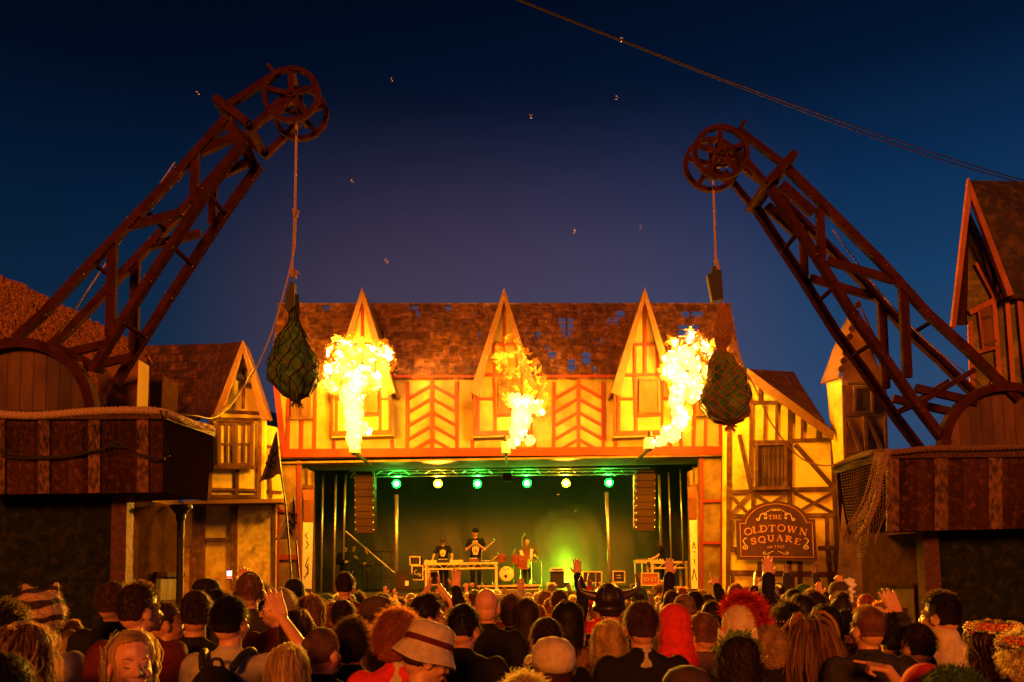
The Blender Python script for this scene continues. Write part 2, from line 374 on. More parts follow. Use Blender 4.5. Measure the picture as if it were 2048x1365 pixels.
# underside, side piers, reveals
zs = P(1000, 921, YF).z
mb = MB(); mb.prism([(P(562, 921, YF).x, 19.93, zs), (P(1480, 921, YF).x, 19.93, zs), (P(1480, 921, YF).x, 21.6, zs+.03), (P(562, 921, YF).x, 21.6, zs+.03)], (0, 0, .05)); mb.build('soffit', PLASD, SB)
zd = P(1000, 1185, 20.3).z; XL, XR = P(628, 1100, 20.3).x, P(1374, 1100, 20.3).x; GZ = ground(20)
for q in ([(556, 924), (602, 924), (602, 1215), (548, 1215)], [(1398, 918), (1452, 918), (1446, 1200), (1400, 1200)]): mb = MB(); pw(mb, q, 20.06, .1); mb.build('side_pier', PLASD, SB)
for q in ([(598, 922, 600, 1200, 7), (558, 922, 555, 1200, 7), (556, 1023, 600, 1023, 6), (556, 1115, 600, 1115, 10)], [(1402, 918, 1402, 1190, 7), (1446, 918, 1442, 1190, 7), (1403, 1003, 1446, 1002, 6), (1403, 1086, 1443, 1086, 6)]): bm(q, 20.06, .05).build('pier_timbers', TRED, SB)
for q in ([(602, 932), (628, 945), (628, 1210), (602, 1210)], [(1375, 945), (1399, 932), (1400, 1200), (1380, 1200)]): mb = MB(); pw(mb, q, 20.35, .06); mb.build('reveal_boards', PLAS, SB)
for q in ([(601, 973, 630, 976, 8), (614, 935, 614, 975, 3), (627, 945, 629, 1200, 4)], [(1374, 976, 1400, 972, 8), (1387, 935, 1387, 975, 3), (1376, 945, 1380, 1195, 4)]): bm(q, 20.35, .06).build('reveal_timbers', TBRN, SB)
def banner(pts, marks, redtop, lab):
    mb = MB(); pw(mb, pts, 20.24, .02); o = solo(mb, 'painted_banner', WHITE, lab, 'banner', 'painted banners beside the stage opening')
    c = o.location; k = MB()
    for m_ in marks:
        for (x1, y1), (x2, y2) in zip(m_, m_[1:]): k.beam(P(x1, y1, 20.24), P(x2, y2, 20.24), .022, .006+jit(.003), ext=.005)
    ob = obj('painted_marks', k.mesh('painted_marks', BLACK, c)); ob.parent = o
    r_ = MB(); pw(r_, redtop, 20.22, .015); r_.build('red_flap', mat('faded_red', (.5, .12, .07)), o)
    r2 = MB(); x0, y0 = redtop[2]; x1, y1 = redtop[3]; pw(r2, [redtop[3], redtop[2], (x0, y0+44), (x1, y1+44)], 20.22, .015); r2.build('plain_board', PINE, o)
banner([(606, 1042), (626, 1042), (623, 1178), (604, 1178)], [[(615, 1066), (611, 1072), (615, 1078)], [(613, 1082), (617, 1090), (612, 1098)], [(617, 1115), (611, 1132), (617, 1140), (609, 1158)], [(616, 1128), (616, 1150)]],
       [(606, 980), (627, 980), (626, 1000), (607, 1000)], 'tall pale painted banner left of the stage opening beside the flags')
banner([(1379, 1040), (1394, 1040), (1396, 1178), (1383, 1178)], [[(1385, 1098), (1388, 1085), (1391, 1098)], [(1386, 1104), (1391, 1104)], [(1384, 1160), (1388, 1138), (1393, 1160)], [(1388, 1118), (1390, 1128)]],
       [(1376, 975), (1393, 975), (1393, 995), (1377, 995)], 'tall pale painted banner on the right side of the stage opening')
# stage box
mb = MB(); mb.box(((XL+XR)/2, 23.4, zd-.06), (XR-XL+3.4, 6.2, .12)); mb.build('stage_deck', DECKM, SB)
mb = MB(); mb.box(((XL+XR)/2, 20.36, (zd-.12+GZ)/2), (XR-XL+.3, .05, zd-.12-GZ)); mb.build('deck_skirt', BLACK, SB)
def tarp(mb, a, b, z0, z1, amp=.12, nu=70, nv=20, s=.8):
    a = Vector(a); b = Vector(b); nn = Vector((b.y-a.y, a.x-b.x, 0)).normalized()
    return mb.grid(lambda u, v: a.lerp(b, u)+Vector((0, 0, z0+(z1-z0)*v))+nn*(amp*(nz3((u*(b-a).length*s, v*1.1, a.x))+.4*nz3((u*(b-a).length*s*3+v*2, v*4, 3)))), nu, nv)
mb = MB(); tarp(mb, (XL-1.6, 26.3, 0), (XR+1.6, 26.3, 0), zd, 6.4, .16, 110, 26)
tarp(mb, (XL-1.5, 20.5, 0), (XL-1.5, 26.3, 0), zd, 6.4); tarp(mb, (XR+1.5, 26.3, 0), (XR+1.5, 20.5, 0), zd, 6.4)
mb.build('back_curtain', TARP, SB, smooth=True)
mb = MB(); mb.grid(lambda u, v: (XL-1.6+(XR-XL+3.2)*u, 21.3+5.2*v, 5.05+.9*v+.06*nz3((u*9, v*5, 2))), 40, 16); mb.build('roof_tarpaulin', TARP, SB, smooth=True)
# ---------------------------------------------------------------- house on the left
H1 = thing('half_timbered_house', 'crooked yellow gabled house left of the stage with shuttered window and floodlight', 'house', (-7.3, 19.6, ground(19)))
mb = MB(); pw(mb, [(486, 700), (530, 838), (528, 1000), (417, 1000), (420, 832), (436, 832)], 19.30, .15); mb.build('gable_wall', PLAS_LIT, H1)
mb = MB(); pw(mb, [(528, 850), (553, 855), (566, 998), (528, 1000)], 19.60, .12); mb.build('side_wall', PLAS_LIT, H1)
mb = MB(); pw(mb, [(300, 980), (357, 990), (357, 1004), (552, 1005), (550, 1220), (352, 1220)], 19.70, .12); mb.build('lower_wall', PLASD_LIT, H1)
mb = MB(); pw(mb, [(476, 1012), (546, 1012), (543, 1176), (474, 1176)], 19.65, .04); mb.build('stained_panel', mat('stained_panel', (.60, .48, .10), (.42, .31, .06), 8, .9, .2, stain=(.14, .08, .02), sscale=2.4), H1)
mb = MB(); z = P(450, 1001, 19.30).z; xa, xb = P(372, 1001, 19.30).x, P(566, 1001, 19.30).x
mb.prism([(xa, 19.15, z), (xb, 19.15, z), (xb, 19.80, z), (xa, 19.80, z)], (0, 0, -.09)); mb.build('jetty', GUTW, H1)
mb = MB()
for a, b, c in (((487, 682), (429, 832), (12, 0)), ((487, 682), (538, 840), (-12, 0))):
    mb.prism([P(a[0], a[1], 18.90), P(b[0], b[1], 18.90), P(b[0]+c[0]*1.1, b[1]+3, 18.90), P(487, 706, 18.90)], (0, -.07-jit(), 0))
mb.build('barge_board', GUTW, H1)
mb = MB(); fa = P(487, 683, 18.94); 
mb.prism([fa, P(429, 832, 18.94), P(372, 836, 20.10), P(430, 689, 20.30)], (0, .02, -.04)); mb.prism([fa, P(538, 840, 18.94), P(545, 838, 19.80), P(500, 700, 20.00)], (0, .02, -.04)); mb.build('gable_roof', SHIND, H1)
shingles(H1, lambda v: 284-14*v, lambda v: 434-34*v, lambda x: 692-.03*(x-284), 838, 21.30, 19.90, 9, 6, 13, SHIND, (), 'main_roof')
mb = MB(); pw(mb, [(290, 700), (430, 696), (400, 838), (276, 838)], 21.45, .05); mb.build('roof_deck', DARKW, H1)
bm([(487, 735, 487, 818, 5), (440, 823, 534, 828, 6), (423, 832, 421, 998, 7), (521, 838, 519, 998, 7), (420, 994, 520, 994, 7), (476, 940, 475, 992, 6), (424, 979, 519, 981, 5), (421, 838, 527, 840, 5)], 19.30, .05).build('timber_frame', TBRN, H1)
bm([(533, 893, 560, 896, 5), (530, 983, 564, 985, 5), (540, 940, 543, 996, 5)], 19.60, .04).build('side_timbers', TBRN, H1)
bm([(392, 1010, 390, 1215, 10), (405, 1010, 402, 1215, 14), (470, 1010, 468, 1180, 13), (363, 1086, 398, 1086, 15), (412, 1080, 465, 1080, 7), (384, 1090, 382, 1215, 6), (360, 1010, 357, 1215, 6), (549, 1010, 547, 1215, 6), (470, 1181, 548, 1182, 9)], 19.68, .06).build('lower_timbers', TBRN, H1)
for x0, x1 in ((440, 470), (474, 505)):
    window(H1, x0, 848, x1, 930, 19.20, PANE, PLAS_LIT, (1, 1), 6, 0, 'shutter')
bm([(434, 842, 509, 846, 5), (432, 935, 512, 936, 7)], 19.20, .11).build('window_trim', TBRN, H1)
# floodlight on the gable
FL = thing('floodlight', 'small black floodlight fixed under the peak of the left gable', 'floodlight', P(483, 752, 19.00))
mb = MB(); mb.box(P(483, 757, 18.95), (.2, .14, .12), Euler((R(-25), R(18), 0)).to_matrix()); mb.build('lamp_housing', BLACK, FL)
mb = MB(); mb.tube([P(476, 754, 19.00), P(476, 740, 19.02), P(490, 739, 19.02), P(490, 756, 19.00)], .012, 5); mb.build('bracket', BLACK, FL)
# ---------------------------------------------------------------- house on the right, with the sign
H2 = thing('half_timbered_house', 'tall yellow half-timbered house right of the stage carrying the brown name sign', 'house', (6.5, 19.2, ground(19)))
mb = MB(); pw(mb, [(1448, 790), (1478, 760), (1494, 742), (1662, 868), (1672, 930), (1690, 1215), (1448, 1215)], 19.4, .15); mb.build('front_wall', PLAS_LIT, H2)
mb = MB(); mb.prism([P(1492, 737, 18.95), P(1668, 866, 18.95), P(1664, 881, 18.95), P(1484, 752, 18.95)], (0, -.06, 0)); mb.build('barge_board', GUTW, H2)
mb = MB(); mb.prism([P(1492, 738, 18.97), P(1667, 866, 18.97), P(1655, 862, 21.2), P(1588, 744, 21.2)], (0, .02, -.03)); mb.build('roof', SHIND, H2)
T = [(1458, 800, 1455, 1200, 8), (1503, 800, 1500, 985, 7), (1530, 812, 1528, 882, 5), (1553, 810, 1552, 884, 5), (1580, 812, 1577, 1200, 9), (1604, 838, 1603, 878, 5), (1635, 860, 1634, 878, 5), (1664, 875, 1676, 1200, 8),
     (1500, 806, 1576, 806, 7), (1500, 885, 1574, 885, 7), (1583, 882, 1664, 880, 7), (1520, 762, 1520, 803, 6), (1494, 770, 1500, 800, 5), (1458, 985, 1500, 984, 9), (1503, 986, 1574, 986, 8), (1584, 980, 1668, 978, 9),
     (1590, 890, 1662, 972, 8), (1478, 870, 1500, 975, 7), (1458, 1033, 1500, 1033, 8), (1584, 1032, 1670, 1031, 9), (1460, 990, 1498, 1030, 6), (1497, 990, 1460, 1030, 6), (1510, 990, 1570, 1028, 6), (1570, 990, 1510, 1028, 6),
     (1588, 986, 1668, 1028, 6), (1668, 984, 1588, 1028, 6), (1505, 990, 1505, 1030, 6), (1464, 1040, 1462, 1095, 5), (1653, 1036, 1654, 1092, 7), (1458, 1099, 1473, 1099, 9), (1636, 1097, 1672, 1096, 9),
     (1456, 1146, 1686, 1150, 11), (1518, 1124, 1518, 1145, 7), (1600, 1124, 1599, 1200, 9), (1585, 1150, 1584, 1200, 6), (1465, 1150, 1464, 1200, 6), (1455, 832, 1500, 832, 5), (1655, 1098, 1664, 1200, 9)]
bm(T, 19.4, .05).build('timber_frame', TBRN, H2)
wf = MB(); bm([(1512, 892, 1512, 976, 4), (1569, 892, 1569, 976, 6), (1508, 891, 1573, 889, 5), (1506, 978, 1577, 977, 7)], 19.36, .1, wf); wf = wf.build('barred_window', TBRN, H2)
mb = MB(); pw(mb, [(1514, 893), (1567, 893), (1567, 975), (1514, 975)], 19.34, .02); mb.build('pane', PANE, wf)
mb = MB()
for i in range(6): mb.tube([P(1519+8.6*i, 893, 19.28), P(1518+8.6*i, 976, 19.28)], .011, 5)
for y in (912, 958): mb.tube([P(1514, y, 19.29), P(1567, y, 19.29)], .008, 5)
mb.build('iron_bars', BLACK, wf)
# small gabled doorway at the foot of the house
DW = thing('door_canopy', 'small pointed timber doorway canopy at the foot of the sign house', 'doorway', P(1527, 1215, 18.6))
bm([(1521, 1160, 1440, 1226, 10), (1521, 1160, 1600, 1226, 10)], 18.6, .16).build('rafter', GUTW, DW)
bm([(1522, 1172, 1522, 1225, 5), (1515, 1178, 1478, 1210, 5)], 18.7, .05).build('strut', TBRN, DW)
mb = MB(); pw(mb, [(1521, 1168), (1452, 1226), (1590, 1226)], 18.95, .05); mb.build('door_boards', PINE, DW)
mb = MB(); pw(mb, [(1511, 1164), (1530, 1164), (1529, 1172), (1511, 1172)], 18.4, .03); mb.build('name_plate', WHITE, DW)
# ---------------------------------------------------------------- tower
TW = thing('timber_tower', 'narrow leaning timber turret with steep roof behind the right crane', 'tower', (9, 22, ground(22)))
mb = MB(); YT = 18.6
mb.prism([P(1684, 700, YT), P(1716, 625, YT), P(1768, 765, YT), P(1774, 930, YT), P(1860, 960, YT), P(1860, 1215, YT), P(1670, 1215, YT), P(1690, 930, YT)], (.75, 1.6, 0)); mb.build('front_wall', mat('tower_plaster', (.28, .15, .07), (.2, .1, .045), 4, .9, .2, stain=(.1, .05, .025)), TW)
mb = MB(); mb.prism([P(1652, 762, YT+.7), P(1683, 752, YT), P(1690, 928, YT), P(1668, 932, YT+.7)], (.03, .02, 0)); mb.build('side_wall', PLAS_LIT, TW)
mb = MB(); mb.prism([P(1716, 598, YT-.3), P(1676, 755, YT-.3), P(1640, 768, YT+.9), P(1680, 660, YT+.9)], (.03, 0, -.03)); mb.build('left_roof_slope', GUTW, TW)
mb = MB(); mb.prism([P(1716, 598, YT-.3), P(1780, 757, YT-.3), P(1790, 757, YT+.9), P(1722, 612, YT+.9)], (-.02, 0, -.03)); mb.build('right_roof_slope', SHIND, TW)
mb = MB()
for i in range(9):
    t = i/9; c = P(1716-38*t, 610+145*t, YT-.33); mb.lathe([(.075, 0), (.075, .03)], c, (0, -1, 0), 10)
mb.build('scalloped_trim', DARKW, TW)
mb = MB(); pw(mb, [(1640, 900), (1870, 900), (1870, 1215), (1640, 1215)], 20.3, .1); mb.build('rear_wall', MATS['tower_plaster'], TW)
bm([(1686, 772, 1690, 928, 6), (1688, 830, 1770, 831, 6), (1691, 836, 1728, 920, 7), (1730, 835, 1766, 905, 7), (1728, 833, 1732, 918, 7), (1690, 905, 1772, 905, 5), (1768, 765, 1772, 925, 6), (1695, 768, 1766, 767, 4)], YT, .05).build('timber_frame', mat('tower_timber', (.13, .05, .025), (.07, .03, .015), 5), TW)
window(TW, 1708, 776, 1743, 826, YT-.03, TBRN, PANED, (0, 0), 5)
# ---------------------------------------------------------------- tall house at the right edge
TH = thing('tall_timber_house', 'tall dark-roofed house with red timbers and ochre panels at the right edge', 'house', (9.2, 13.2, ground(13)))
YH = 12.6; OCH = mat('ochre_panel', (.12, .10, .02), (.07, .06, .015), 3, .8, .2, (1, 1, .4), stain=(.3, .2, .07), sscale=2.5); RT2 = mat('orange_timber', (.36, .105, .045), (.22, .06, .025), 5, .8, .3, (1, 1, .4), isl=.2)
mb = MB(); mb.prism([P(1937, 420, YH), P(2010, 590, YH-.25), P(2100, 595, YH-.6), P(2130, 860, YH-.6), P(1952, 900, YH), P(1934, 655, YH)], (.95, 1.2, 0)); mb.build('front_wall', OCH, TH)
nrm = Vector((-.25, -1, 0)).normalized()
def P2(x, y): # points on the turned front wall
    t = (x-1937)/75; return P(x, y, YH-.25*t-.02)
mb = MB()
for x1, y1, x2, y2, w in [(1937, 628, 2012, 590, 11), (1969, 505, 1986, 605, 6), (1950, 528, 1987, 598, 6), (2003, 530, 1990, 596, 6), (1939, 645, 1948, 900, 9), (1986, 605, 2006, 860, 8), (2012, 600, 2030, 840, 8), (2036, 600, 2060, 830, 9), (1956, 625, 1966, 705, 5), (1950, 708, 1996, 695, 7), (1996, 730, 1975, 790, 6)]:
    mb.beam(P2(x1, y1), P2(x2, y2), w*YH/F, .05+jit(.01), nrm)
mb.build('timber_frame', RT2, TH)
mb = MB(); mb.prism([P2(1960, 622), P2(1982, 612), P2(1990, 690), P2(1968, 700)], nrm*.04); sh = mb.build('shutter', PINE, TH)
mb = MB()
for y in (636, 688): mb.beam(P2(1961+(y-636)*.1, y+4), P2(1986+(y-636)*.1, y-4), .04, .06, nrm)
mb.build('shutter_batten', TBRN, sh)
mb = MB(); Y0 = YH-.4
mb.prism([P(1933, 360, Y0), P(1899, 655, Y0), P(1908, 657, Y0), P(1938, 400, Y0)], (0, -.06, 0)); mb.prism([P(1933, 360, Y0), P(2022, 592, Y0-.1), P(2010, 596, Y0-.1), P(1936, 396, Y0)], (0, -.07, 0)); mb.build('barge_board', RT2, TH)
mb = MB(); mb.prism([P(1935, 361, Y0+.02), P(2022, 592, Y0-.08), P(2300, 600, Y0-.4), P(2180, 366, Y0+1)], (0, .03, -.03)); mb.build('roof', mat('dark_roof', (.035, .018, .012), (.018, .01, .007), 3, .8, .3, stain=(.09, .05, .02), sscale=6), TH)
mb = MB(); mb.prism([P(1934, 368, Y0+.03), P(1902, 650, Y0+.03), P(1936, 650, YH+.1), P(1939, 430, YH+.1)], (.02, .03, 0)); mb.build('eaves_underside', DARKW, TH)
# ---------------------------------------------------------------- thatched roof behind the left kiosk
TR = thing('thatched_roof', 'big thatched roof sloping down behind the left crane', 'roof', (-10, 14, 1.5))
mb = MB()
def tf(u, v):
    x = -60+355*u; top = 520+.62*max(0, x)+.00005*x*x if x > 0 else 520
    top = 520+(x+60)*.50 if x < 295 else 700
    y = top+(860-top)*v; return P(x, y+6*nz3((x*.03, v*5, 0)), 15.2-2.2*v)
mb.grid(tf, 60, 30); mb.build('thatch_bed', THAT, TR)
mb = MB()
for i in range(9000):
    u, v = random.random(), random.random()**1.2
    a = tf(u, v)+Vector((0, -.05, .03)); dr = (tf(u, min(1, v+.04))-a).normalized(); dr += Vector((random.uniform(-.3, .3), -.15*random.random(), random.uniform(-.1, .1))); b = a+dr.normalized()*random.uniform(.2, .42); w = Vector((.017, 0, .002))
    mb.add([a-w, a+w, b+w*.5, b-w*.5], [(0, 1, 2, 3)])
q = mb.build('straw', THAT, TR); q['kind'] = 'stuff'
# ================================================================ kiosks in front of the cranes
def rope(mb, pts, r, pitch=.16, n=5, strands=3, seg=.022):
    pts = [Vector(p) for p in pts]; L = [0]
    for a, b in zip(pts, pts[1:]): L.append(L[-1]+(b-a).length)
    def at(s):
        for i in range(len(L)-1):
            if s <= L[i+1] or i == len(L)-2:
                t = (s-L[i])/(L[i+1]-L[i]+1e-9); return pts[i].lerp(pts[i+1], t), (pts[i+1]-pts[i]).normalized()
    k = max(4, int(L[-1]/seg))
    for q in range(strands):
        out = []
        for i in range(k+1):
            p, d = at(L[-1]*i/k); u, v, _ = frame(d); a = 2*math.pi*(L[-1]*i/k/pitch+q/strands); out.append(p+(u*math.cos(a)+v*math.sin(a))*r*.5)
        mb.tube(out, r*.56, n)
    return mb
def smooth_path(pts, n=8):
    pts = [Vector(p) for p in pts]; o = []
    for i in range(len(pts)-1):
        p0, p1, p2, p3 = pts[max(0, i-1)], pts[i], pts[i+1], pts[min(len(pts)-1, i+2)]
        for k in range(n):
            t = k/n; o.append(.5*((2*p1)+(p2-p0)*t+(2*p0-5*p1+4*p2-p3)*t*t+(3*p1-p0-3*p2+p3)*t**3))
    return o+[pts[-1]]
def boards(root, a0, a1, b0, b1, battens, nb, th=.05, m=None):
    """a0,a1: top corners, b0,b1: bottom corners"""
    n = (a1-a0).cross(b0-a0).normalized()
    if n.y > 0 and abs(n.y) > .3: n = -n
    if abs(n.y) <= .3 and n.x*(0-a0.x) < 0: n = -n
    q = lambda u, v: a0.lerp(a1, u).lerp(b0.lerp(b1, u), v)
    mb = MB()
    for i in range(nb):
        u0, u1 = i/nb+.0008, (i+1)/nb-.0008; mb.prism([q(u0, 0), q(u1, 0), q(u1, 1), q(u0, 1)], -n*(th-jit(.012)))
    mb.build('parapet_boards', m or DARKW, root)
    mb = MB()
    for u0, u1 in battens: mb.prism([q(u0, .06), q(u1, .06), q(u1, 1), q(u0, 1)], n*(.03+jit(.005)))
    mb.build('worn_batten', WORNB, root)
    mb = MB(); mb.prism([q(-.002, -.01)+n*.004, q(1.002, -.01)+n*.004, q(1.002, .10)+n*.004, q(-.002, .10)+n*.004], n*.05); mb.build('top_rail', mat('scuffed_rail', (.08, .03, .008), (.03, .012, .004), 25, .8, .5), root)
    return q, n
NBD = mat('netted_shaded_boards', (.008, .003, .0005), (.004, .0015, .0003), 60, 1, .4, spec=0)  # darkened for netting, with shade from the flames also put into the colour
K1 = thing('kiosk', 'dark boarded kiosk with rope-edged parapet under the left crane', 'kiosk', (-6.5, 11, ground(10)))
c0, c1, c2 = P(-60, 824, 10), P(326, 824, 10), P(424, 860, 11.4)
d0, d1, d2 = P(-60, 990, 10), P(326, 985, 10), P(415, 1002, 11.4)
boards(K1, c0, c1, d0, d1, [(.12, .19), (.36, .42), (.62, .68), (.87, .93)], 12)
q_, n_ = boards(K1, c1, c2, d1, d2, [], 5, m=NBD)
mb = MB(); mb.prism([d0+Vector((0, .03, .01)), d1+Vector((-.03, .03, .01)), d2+Vector((-.05, 0, .03)), d2+Vector((-2.5, .6, .03)), d0+Vector((0, 2.5, .05))], (0, 0, .05)); mb.build('parapet_floor', DARKW, K1)
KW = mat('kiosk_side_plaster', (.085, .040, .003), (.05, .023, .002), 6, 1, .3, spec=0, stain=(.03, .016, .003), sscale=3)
fx = P(255, 1000, 10.6).x
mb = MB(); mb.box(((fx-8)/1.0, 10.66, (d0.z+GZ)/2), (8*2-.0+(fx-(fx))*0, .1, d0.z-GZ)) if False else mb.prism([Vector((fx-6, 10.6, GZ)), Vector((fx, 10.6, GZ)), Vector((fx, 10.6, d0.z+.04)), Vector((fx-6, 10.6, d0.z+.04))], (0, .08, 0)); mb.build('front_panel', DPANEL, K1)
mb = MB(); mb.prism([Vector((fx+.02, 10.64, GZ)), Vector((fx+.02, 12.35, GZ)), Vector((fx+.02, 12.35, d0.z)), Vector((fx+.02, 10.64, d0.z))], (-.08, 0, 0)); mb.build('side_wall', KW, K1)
mb = MB(); mb.box((fx-.05, 10.58, (d0.z+GZ)/2), (.2, .2, d0.z-GZ)); mb.build('corner_post', mat('dark_red_post', (.09, .03, .018), (.05, .018, .01), 20, .8, .4), K1)
mb = MB(); mb.box((fx+.05, 11.75, GZ+1.12), (.05, .85, 2.24)); dr = mb.build('door', TBRN, K1)
mb = MB()
for zz in (.55, 1.55): mb.box((fx+.085, 11.75, GZ+zz), (.02, .5, .7))
mb.box((fx+.085, 11.75, GZ+2.27), (.06, .95, .07)); mb.build('door_panel', DARKW, dr)
mb = MB(); pc = P(362, 1010, 11.8); mb.lathe([(.05, 0), (.05, d0.z-GZ-.25)], (pc.x, 11.8, GZ), n=12); mb.lathe([(.055, 0), (.07, .05), (.07, .1), (.13, .18), (.16, .2), (.16, .24)], (pc.x, 11.8, d0.z-.25), n=12); mb.build('iron_column', BLACK, K1)
# parapet rope, mooring net
mb = MB(); rope(mb, smooth_path([c0+Vector((0, -.05, .0)), P(60, 832, 9.95), P(190, 823, 9.95), P(300, 822, 9.95), P(345, 833, 10.15), P(385, 848, 10.7), P(424, 858, 11.35)]), .055)
solo(mb, 'parapet_rope', ROPEM, 'thick twisted rope laid along the parapet of the left kiosk', 'rope', smooth=True)
mb = MB()
def swag(pts, Y, r=.012, m=None):
    mb.tube(smooth_path([P(x, y, Y) for x, y in pts]), r, 5)
swag([(0, 905), (60, 914), (120, 912), (200, 900), (235, 885), (280, 910), (330, 918)], 9.93, .016)
swag([(0, 912), (70, 918), (150, 912), (238, 892), (300, 920), (340, 912)], 9.92, .010)
for i in range(38):
    x = -10+i*9; y = 850
    mb.tube([P(x+3*math.sin(i), 848, 9.945), P(x+8*math.sin(i*1.7), 880, 9.935), P(x+9*math.sin(i*.9), 905+8*math.sin(i*.35), 9.93)], .0035, 3)
    mb.tube([P(x, 850, 9.945), P(x+14, 905+8*math.sin(i*.35), 9.935)], .003, 3)
solo(mb, 'fishing_net', NETD, 'dark fishing net draped in swags over the left kiosk parapet', 'net')
# right kiosk
K2 = thing('kiosk', 'dark boarded kiosk with net-hung parapet under the right crane', 'kiosk', (6.5, 11.5, ground(11)))
e0, e1, e2 = P(2110, 899, 10.6), P(1772, 902, 10.6), P(1672, 934, 12.2)
h0, h1, h2 = P(2110, 1056, 10.6), P(1772, 1064, 10.6), P(1696, 1070, 12.2)
boards(K2, e1, e0, h1, h0, [(.0, .07), (.28, .36), (.6, .68), (.9, .97)], 11)
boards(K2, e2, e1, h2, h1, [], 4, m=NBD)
mb = MB(); mb.prism([h0+Vector((0, .03, .01)), h1+Vector((.03, .03, .01)), h2+Vector((.05, 0, .03)), h2+Vector((2.5, .6, .03)), h0+Vector((0, 2.5, .05))], (0, 0, .05)); mb.build('parapet_floor', DARKW, K2)
fx2 = P(1848, 1100, 11.2).x
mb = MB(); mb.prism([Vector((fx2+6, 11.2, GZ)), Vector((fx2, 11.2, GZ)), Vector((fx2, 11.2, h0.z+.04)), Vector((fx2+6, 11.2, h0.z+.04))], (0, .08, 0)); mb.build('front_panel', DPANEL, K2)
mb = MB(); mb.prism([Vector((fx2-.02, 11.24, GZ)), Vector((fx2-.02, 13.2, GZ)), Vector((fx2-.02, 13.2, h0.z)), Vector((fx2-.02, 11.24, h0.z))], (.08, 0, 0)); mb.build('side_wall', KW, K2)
mb = MB(); mb.box((fx2+.04, 11.18, (h0.z+GZ)/2), (.22, .2, h0.z-GZ)); mb.build('corner_post', MATS['dark_red_post'], K2)
mb = MB(); mb.box((fx2-.04, 12.0, GZ+.95), (.05, 1.1, 1.9)); dr = mb.build('door', TBRN, K2)
mb = MB(); mb.box((fx2-.075, 12.0, GZ+1.3), (.02, .7, .6)); mb.box((fx2-.075, 12.0, GZ+1.93), (.06, 1.2, .06)); mb.build('door_panel', DARKW, dr)
mb = MB(); mb.box((P(1762, 1100, 12.9).x, 12.9, (h0.z+GZ)/2), (.3, .12, h0.z-GZ)); mb.build('back_post', TBRN, K2)
mb = MB(); rope(mb, smooth_path([P(1668, 935, 12.15), P(1700, 920, 11.6), P(1745, 906, 10.7), P(1790, 905, 10.52), P(1860, 898, 10.52), P(1950, 897, 10.52), P(2060, 893, 10.52)]), .045)
solo(mb, 'parapet_rope', ROPED, 'dark rope laid along the parapet of the right kiosk', 'rope', smooth=True)
# hanging fishing net, right
def netq(u, v):
    L_ = Vector(P(1673, 938+150*v, 12.1)).lerp(P(1708, 1082, 11.4), v**2*.8)
    R_ = P(1765-30*v+14*math.sin(v*3), 908+172*v, 10.55)
    p = L_.lerp(R_, u); p += Vector((0, -.12*math.sin(u*7+v*2)-.12, -.22*math.sin(math.pi*u)*(v**1.5)))
    return p
mb = MB(); NU, NV = 22, 32
for i in range(NU+1): mb.tube([netq(min(1, max(0, (i+.35*(j % 2))/NU)), j/NV) for j in range(NV+1)], .0042, 3)
for j in range(NV+1): mb.tube([netq(i/NU, j/NV) for i in range(NU+1)], .0042, 3)
rope(mb, smooth_path([P(1776, 900, 10.4), P(1762, 950, 10.35), P(1752, 1000, 10.4), P(1735, 1045, 10.5), P(1715, 1080, 10.9)]), .045, .1)
for k in range(14): mb.tube(smooth_path([P(1776-2*k, 905, 10.4), P(1764-3*k+4*math.sin(k), 960+3*k, 10.38), P(1745-4*k, 1030+2*k, 10.5), P(1730-3*k+9*math.sin(k*2), 1085+6*math.sin(k), 10.8)], 4), .006, 3)
solo(mb, 'fishing_net', NETB, 'brown fishing net hanging in a bundle off the corner of the right kiosk', 'net')
# blocks standing on the left kiosk roof
for pts, Y, m, lab, nm in (([(222, 722), (277, 720), (273, 826), (211, 826)], 11.6, PINE, 'reddish knotty timber block standing behind the left parapet', 'timber_block'),
                       ([(300, 752), (325, 750), (322, 828), (299, 828)], 12.4, KW, 'pale grey-green box standing behind the left parapet', 'storage_box'),
                       ([(196, 745), (222, 742), (214, 826), (196, 826)], 12.2, TBRN, 'small block half hidden behind the left crane foot', 'timber_block')):
    mb = MB(); pw(mb, pts, Y, .35 if Y < 12.3 else .6); o = solo(mb, nm, m, lab, 'block')
